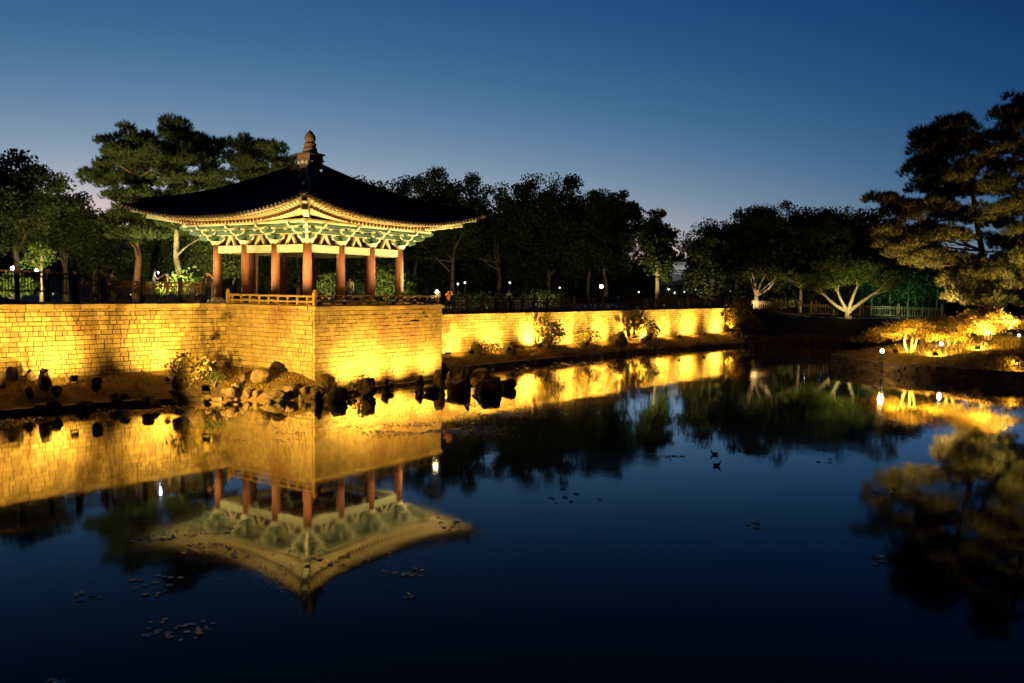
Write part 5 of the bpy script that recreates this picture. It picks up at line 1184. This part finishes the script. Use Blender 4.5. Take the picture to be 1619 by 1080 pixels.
# ------------------------------------------------------------------ people
def cloth(name, c): return pm(name, c, tuple(v * 0.8 for v in c), 12, 0.85, 0.2, 40, 0)
def person(loc, rz_, H, shirt, trousers, label, arms='down', lean=0.0, long_hair=False, sleeves=False, group=None):
    """one continuous skinned body facing -Y, posed by its joints; H = height"""
    k = H / 1.7; V_ = []; E_ = []; Rr = []; Tg = []
    def v(p, r, tg=None): V_.append(Vector(p) * k); Rr.append((r[0] * k, r[1] * k) if isinstance(r, tuple) else (r * k, r * k)); Tg.append(tg); return len(V_) - 1
    def e(a, b): E_.append((a, b))
    l = lean
    pel = v((0, 0, 0.93), (0.145, 0.105), 1); wai = v((0, -0.03 * l, 1.07), (0.125, 0.09), 0); che = v((0, -0.10 * l, 1.27), (0.155, 0.105), 0); nkb = v((0, -0.17 * l, 1.43), (0.07, 0.065), 0)
    nk = v((0, -0.19 * l, 1.48), 0.05, 2); hd0 = v((0, -0.21 * l - 0.015, 1.55), (0.068, 0.082), 2); hd1 = v((0, -0.22 * l - 0.005, 1.62), (0.076, 0.092), 2); hd2 = v((0, -0.22 * l, 1.675), (0.045, 0.055), 2)
    for a, b in ((pel, wai), (wai, che), (che, nkb), (nkb, nk), (nk, hd0), (hd0, hd1), (hd1, hd2)): e(a, b)
    nose = v((0, -0.21 * l - 0.105, 1.585), 0.012, 2); e(hd0, nose)
    for s in (-1, 1):
        ear = v((s * 0.078, -0.21 * l, 1.59), 0.012, 2); e(hd1, ear)
        hip = v((s * 0.09, 0, 0.86), (0.09, 0.095), 1); kn = v((s * 0.10, -0.02, 0.48), (0.055, 0.06), 1); cal = v((s * 0.10, 0.01, 0.33), (0.05, 0.055), 1); an = v((s * 0.10, 0.02, 0.09), 0.036, 1); toe = v((s * 0.115, -0.12, 0.035), (0.04, 0.03), 3)
        for a, b in ((pel, hip), (hip, kn), (kn, cal), (cal, an), (an, toe)): e(a, b)
        sh = v((s * 0.175, -0.14 * l, 1.39), 0.055, 0); st = 0 if sleeves else 2
        if arms == 'down': el, wr, dr = (s * 0.235, 0.0 - 0.1 * l, 1.12), (s * 0.24, -0.10 - 0.1 * l, 0.88), (0, -0.25, -0.97)
        elif arms == 'camera': el, wr, dr = (s * 0.27, -0.24 - 0.15 * l, 1.33), (s * 0.10, -0.30 - 0.2 * l, 1.52), (-s * 0.6, 0.1, 0.75)
        elif arms == 'rail': el, wr, dr = (s * 0.25, -0.12 - 0.2 * l, 1.15), (s * 0.17, -0.36 - 0.25 * l, 1.06), (-s * 0.2, -0.95, -0.1)
        elif arms == 'phone': el, wr, dr = (s * 0.22, -0.14, 1.15), (s * 0.08, -0.36, 1.30), (-s * 0.2, -0.6, 0.75)
        elm = v(Vector((s * 0.175, -0.14 * l, 1.39)).lerp(Vector(el), 0.5), 0.043, 0); eli = v(el, 0.037, st); wri = v(wr, 0.026, 2); D_ = Vector(dr).normalized()
        side = D_.cross(Vector((0, 0, 1))); side = side.normalized() if side.length > 0.1 else Vector((1, 0, 0)); nrm = side.cross(D_)
        plm = v(Vector(wr) + D_ * 0.06, (0.036, 0.018), 2)
        for a, b in ((che, sh), (sh, elm), (elm, eli), (eli, wri), (wri, plm)): e(a, b)
        for i, (o_, ln) in enumerate(((-0.030, 0.066), (-0.010, 0.078), (0.011, 0.074), (0.030, 0.056))):
            b0 = v(Vector(wr) + D_ * 0.095 + side * o_, 0.0095, 2); b1 = v(Vector(wr) + D_ * (0.095 + ln * 0.55) + side * o_ * 1.1 - nrm * 0.012, 0.0088, 2); b2 = v(Vector(wr) + D_ * (0.095 + ln) + side * o_ * 1.1 - nrm * 0.034, 0.008, 2)
            e(plm, b0); e(b0, b1); e(b1, b2)
        t0 = v(Vector(wr) + D_ * 0.05 - side * s * 0.045, 0.0105, 2); t1 = v(Vector(wr) + D_ * 0.085 - side * s * 0.062 - nrm * 0.012, 0.009, 2); e(plm, t0); e(t0, t1)
    me = bpy.data.meshes.new('body'); me.from_pydata([tuple(p) for p in V_], E_, [])
    ob = bpy.data.objects.new('body', me); COL.objects.link(ob)
    sk = ob.modifiers.new('skin', 'SKIN'); sk.use_smooth_shade = True; sb = ob.modifiers.new('sub', 'SUBSURF'); sb.levels = 1; sb.render_levels = 1
    lay_ = me.skin_vertices[0].data if me.skin_vertices else None
    if lay_ is None:
        bm = bmesh.new(); bm.from_mesh(me); bm.verts.layers.skin.verify(); bm.to_mesh(me); bm.free(); lay_ = me.skin_vertices[0].data
    for i, r in enumerate(Rr): lay_[i].radius = r; lay_[i].use_root = (i == 0)
    dg = bpy.context.evaluated_depsgraph_get(); dg.update(); nm = bpy.data.meshes.new_from_object(ob.evaluated_get(dg)); bpy.data.objects.remove(ob)
    nm.name = 'body'; nm.materials.clear()
    for mt in (shirt, trousers, M['skin'], M['shoe']): nm.materials.append(mt)
    segs = [(V_[a], V_[b], Tg[b]) for a, b in E_]
    A_ = np.array([s[0] for s in segs]); B_ = np.array([s[1] for s in segs]); tg = np.array([s[2] for s in segs]); AB = B_ - A_; den = (AB ** 2).sum(1)
    idx = []
    for pl in nm.polygons:
        c_ = np.array(pl.center); t_ = np.clip(((c_ - A_) * AB).sum(1) / den, 0, 1); dd = ((A_ + AB * t_[:, None] - c_) ** 2).sum(1); idx.append(int(tg[int(dd.argmin())]))
    nm.polygons.foreach_set('material_index', idx); nm.polygons.foreach_set('use_smooth', [True] * len(idx))
    root = thing('person', label, 'person', loc, rz_, group); link('body', nm, root)
    hb = MB(); hc = Vector((0, -0.22 * l + 0.012, 1.625)) * k
    hb.lathe([(0.098 * k, -0.05 * k), (0.104 * k, 0.0), (0.092 * k, 0.05 * k), (0.055 * k, 0.09 * k), (0.01 * k, 0.10 * k)], c=hc, n=12)
    if long_hair: hb.tube([hc + V(0, 0.05, 0.02) * k, hc + V(0, 0.075, -0.1) * k, hc + V(0, 0.07, -0.28) * k], [0.08 * k, 0.075 * k, 0.03 * k], 9)
    else: hb.tube([hc + V(0, 0.04, 0.0) * k, hc + V(0, 0.05, -0.07) * k], [0.075 * k, 0.055 * k], 9)
    hb.v = [(x, y + (0.012 if y < hc.y else 0), z) for x, y, z in hb.v]; hb.build('hair', M['hair'], root, True)
    ey = MB()
    for s in (-1, 1): ey.lathe([(0.002, -0.008), (0.009, 0), (0.002, 0.008)], c=Vector((s * 0.03, -0.21 * l - 0.088, 1.605)) * k, n=6)
    ey.box(Vector((0, -0.21 * l - 0.092, 1.545)) * k, (0.045 * k, 0.008, 0.008)); ey.build('face_features', M['hair'], root)
    return root
tan = cloth('tan shirt', (0.45, 0.30, 0.16)); pink = cloth('pale pink blouse', (0.55, 0.38, 0.34)); cream_c = cloth('cream shirt', (0.62, 0.48, 0.28)); amber = cloth('amber top', (0.5, 0.28, 0.09)); navy = cloth('dark clothes', (0.04, 0.04, 0.06)); grey = cloth('grey trousers', (0.10, 0.10, 0.11)); rust = cloth('rust top', (0.30, 0.09, 0.04)); white_c = cloth('white shirt', (0.6, 0.58, 0.52)); olive = cloth('olive top', (0.22, 0.22, 0.11))
def pp(px, Y, z):
    q = at(px, 470, Y); q.z = z; return q
person(pp(159, 42.3, 4.2), R(200), 1.76, tan, grey, 'person in a tan shirt behind the left fence, left one of a pair', 'down')
person(pp(171, 41.6, 4.2), R(90), 1.64, pink, navy, 'person in a pale top leaning on the left fence, right one of a pair', 'rail', 1.0, True)
person(pp(243, 44.6, 4.2), R(120), 1.70, cream_c, navy, 'person in a cream shirt holding up a phone behind the fence', 'phone', 0.3)
person(pp(264, 45.2, 4.2), R(-60), 1.55, amber, grey, 'person in an amber top facing the phone behind the fence', 'down', 0.0, True)
person(pp(329, 44.7, 4.2), R(20), 1.62, navy, navy, 'person in dark clothes taking a picture beside the left corner column', 'camera', 0.2)
person(pp(708, 56.2, 3.42), R(25), 1.62, rust, navy, 'person in a rust top with raised elbows at the right end of the railing', 'camera', 0.2)
person(pp(805, 66.5, 3.42), R(-20), 1.66, white_c, grey, 'person in a white shirt standing behind the terrace fence', 'down')
person(pp(1259, 95.5, 2.85), R(30), 1.62, navy, navy, 'person in dark clothes on the lit path of the far bank', 'down')
person(pp(553, 58.5, 4.15), R(10), 1.62, tan, grey, 'person in a tan top seen between the right columns', 'down')
person(pp(372, 60.0, 4.15), R(-30), 1.58, olive, navy, 'person in an olive top seen in the leftmost bay of the pavilion', 'down')
person(pp(414, 60.5, 4.15), R(40), 1.60, olive, grey, 'person in an olive top seen in the second bay of the pavilion', 'down', 0, True)
person(pp(466, 58.0, 4.15), R(80), 1.52, pink, navy, 'person in a pale pink top seen in the bay left of the corner column', 'rail', 0.6, True)
ph = pp(251, 44.25, 4.2 + 1.33)
mb = MB(); mb.box((ph.x, ph.y, ph.z + 0.16), (0.08, 0.012, 0.16)); o = mb.build('phone', M['black']); tag(o, 'phone with its torch on, held up behind the left fence', 'phone')
mb = MB(); mb.lathe([(0.005, -0.03), (0.03, 0), (0.005, 0.03)], c=(ph.x, ph.y - 0.03, ph.z + 0.2), n=8); t_ = mb.build('torch_light', M['phone'], o)
l = bpy.data.lights.new('lamp_light', 'POINT'); l.energy = 25; l.color = (0.8, 0.9, 1); l.shadow_soft_size = 0.04
lo = bpy.data.objects.new('lamp_light', l); COL.objects.link(lo); lo.parent = o; lo.location = (ph.x, ph.y - 0.08, ph.z + 0.2)

# ------------------------------------------------------------------ on the water: floating leaves and ducks
def pad_mesh(seed, n=11):
    rd = random.Random(seed); mb = MB(); vs_ = [(0, 0, 0.004)]
    for i in range(n):
        a = 0.25 + (6.28 - 0.5) * i / (n - 1); r = rd.uniform(0.85, 1.05); vs_.append((r * math.cos(a), r * math.sin(a) * 0.9, rd.uniform(0.0, 0.05)))
    top = len(vs_); vs_ += [(x, y, z - 0.05) for x, y, z in vs_]
    fs = [(0, i, i + 1) for i in range(1, n)] + [(top, top + i + 1, top + i) for i in range(1, n)] + [(i, top + i, top + i + 1, i + 1) for i in range(0, n)]
    mb.add(vs_, fs); return mb.mesh('lily_pad', M['pad'])
PM = [pad_mesh(i) for i in range(6)]
rd = random.Random(11)
def pads(cx_, cy_, sx, sy, n, smin, smax, label, group):
    for i in range(n):
        p = onz(rd.gauss(cx_, sx), rd.gauss(cy_, sy), 0.0); s = rd.uniform(smin, smax)
        o = link('lily_pad', rd.choice(PM), None, (p.x, p.y, 0.012 + 0.006 * rd.random()), (rd.uniform(-.07, .07), rd.uniform(-.07, .07), rd.uniform(0, 6.28)), (s, s * rd.uniform(0.7, 1), s * 1.3)); tag(o, label, 'lily pad', group)
for (cx_, cy_, sx, sy, n, lab) in ((215, 918, 5, 1.2, 4, 'lily pads of the small raft upper left of the front open water'), (262, 914, 10, 3, 5, 'lily pads of the raft below the reflected left eave'), (245, 932, 14, 6, 7, 'lily pads of the scattered raft left of the reflected roof'), (142, 942, 12, 2.5, 7, 'brown lily pads of the raft near the left edge'),
        (262, 1000, 12, 9, 9, 'lily pads of the left one of two rafts near the bottom'), (315, 995, 16, 5, 10, 'lily pads of the right one of two rafts near the bottom'), (232, 1005, 6, 2, 3, 'lily pads drifting left of the two bottom rafts'), (638, 907, 14, 4, 8, 'brown lily pads of the raft right of the reflected roof tip'), (651, 945, 7, 2.5, 3, 'pair-sized raft of lily pads below the one right of the roof tip'),
        (375, 875, 14, 4, 6, 'lily pads floating on the reflected left eave'), (520, 885, 25, 5, 7, 'lily pads floating on the reflected eave corner'), (95, 1077, 6, 1.5, 3, 'lily pads cut by the bottom edge'), (715, 828, 12, 5, 6, 'lily pads at the reflected right eave tip')):
    pads(cx_, cy_, sx * 1.15, sy * 1.2, int(n * 1.8), 0.025, 0.065, lab, lab.replace('lily pads', 'raft')[:60])
for (cx_, cy_, sx, sy, n, lab) in ((1062, 721, 16, 3, 9, 'reddish lily pads of the raft left of the two ducks'), (1403, 777, 18, 3, 9, 'lily pads of the raft before the reflected pine'), (1203, 830, 9, 2.5, 5, 'dim lily pads of the lone raft in the right open water'), (1380, 890, 16, 5, 5, 'dim lily pads low in the right open water'), (905, 788, 24, 7, 8, 'dim lily pads below the reflected dark trees'), (1310, 732, 8, 2, 4, 'small raft of lily pads right of the ducks'), (1120, 678, 14, 2, 6, 'lily pads near the reflected slim tree'), (1440, 690, 20, 3, 6, 'lily pads under the golden reflection of the maples')):
    pads(cx_, cy_, sx, sy, n, 0.05, 0.10, lab, lab.replace('lily pads', 'raft')[:60])
# dense drifts of tiny floating leaves: nobody could count them
fx = []
def drift(cx_, cy_, sx, sy, n, s):
    for i in range(n):
        px, py = rd.gauss(cx_, sx), rd.gauss(cy_, sy); p = onz(px, py, 0.0)
        if nz(p.x, p.y, 0.8) < -0.05: continue
        a = rd.uniform(0, 6.28); q = s * rd.uniform(0.5, 1.4)
        fx.extend([(p.x + q * math.cos(a + t_), p.y + q * 0.7 * math.sin(a + t_), 0.008 + 0.02 * rd.random() + 0.08 * q * math.sin(a * 3 + t_)) for t_ in (0, 1.57, 3.14, 4.71)])
drift(700, 680, 45, 7, 1500, 0.05); drift(560, 683, 60, 6, 600, 0.05); drift(430, 692, 50, 5, 450, 0.05); drift(780, 655, 40, 3, 350, 0.06); drift(760, 640, 50, 4, 400, 0.05)
drift(900, 577, 45, 2.5, 500, 0.10); drift(240, 645, 60, 4, 400, 0.05); drift(60, 665, 50, 4, 300, 0.04); drift(260, 860, 36, 6, 420, 0.035); drift(560, 950, 150, 25, 260, 0.02); drift(430, 905, 130, 22, 220, 0.02); drift(520, 998, 40, 6, 90, 0.025); drift(330, 850, 30, 6, 220, 0.035)
drift(980, 588, 60, 2, 200, 0.1); drift(480, 660, 60, 5, 300, 0.05); drift(110, 935, 25, 5, 80, 0.03)
tag(link('floating_leaves', mesh_np('floating_leaves', np.array(fx), 4, M['pad'])), 'drifts of tiny leaves floating before the base and across the pond', 'leaves', kind='stuff')
def duck(px, py, rz_, label, s=1.0):
    p = onz(px, py, 0.0); root = thing('duck', label, 'duck', (p.x, p.y, 0), rz_)
    mb = MB(); mb.tube([V(-0.26, 0, 0.13) * s, V(-0.20, 0, 0.09) * s, V(-0.05, 0, 0.07) * s, V(0.10, 0, 0.08) * s, V(0.19, 0, 0.12) * s, V(0.21, 0, 0.2) * s, V(0.225, 0, 0.26) * s, V(0.26, 0, 0.28) * s, V(0.29, 0, 0.275) * s], [0.01 * s, 0.06 * s, 0.105 * s, 0.10 * s, 0.06 * s, 0.04 * s, 0.05 * s, 0.045 * s, 0.02 * s], 10); mb.build('body', M['duck'], root, True)
    mb = MB(); mb.tube([V(0.29, 0, 0.272) * s, V(0.35, 0, 0.262) * s], [0.02 * s, 0.012 * s], 8, squash=0.5); mb.build('beak', M['beak'], root)
    for sd in (-1, 1):
        mb = MB(); mb.tube([V(0.08, sd * 0.085, 0.12) * s, V(-0.06, sd * 0.10, 0.13) * s, V(-0.24, sd * 0.04, 0.15) * s], [0.03 * s, 0.05 * s, 0.008 * s], 8, squash=0.5); mb.build('wing', M['duck'], root, True)
duck(1130, 719, R(175), 'farther of the two dark ducks swimming near the middle of the pond', 0.45); duck(1133, 737, R(10), 'nearer of the two dark ducks swimming near the middle of the pond', 0.47)
duck(1181, 714, R(30), 'dark duck swimming alone right of the pair', 0.4)
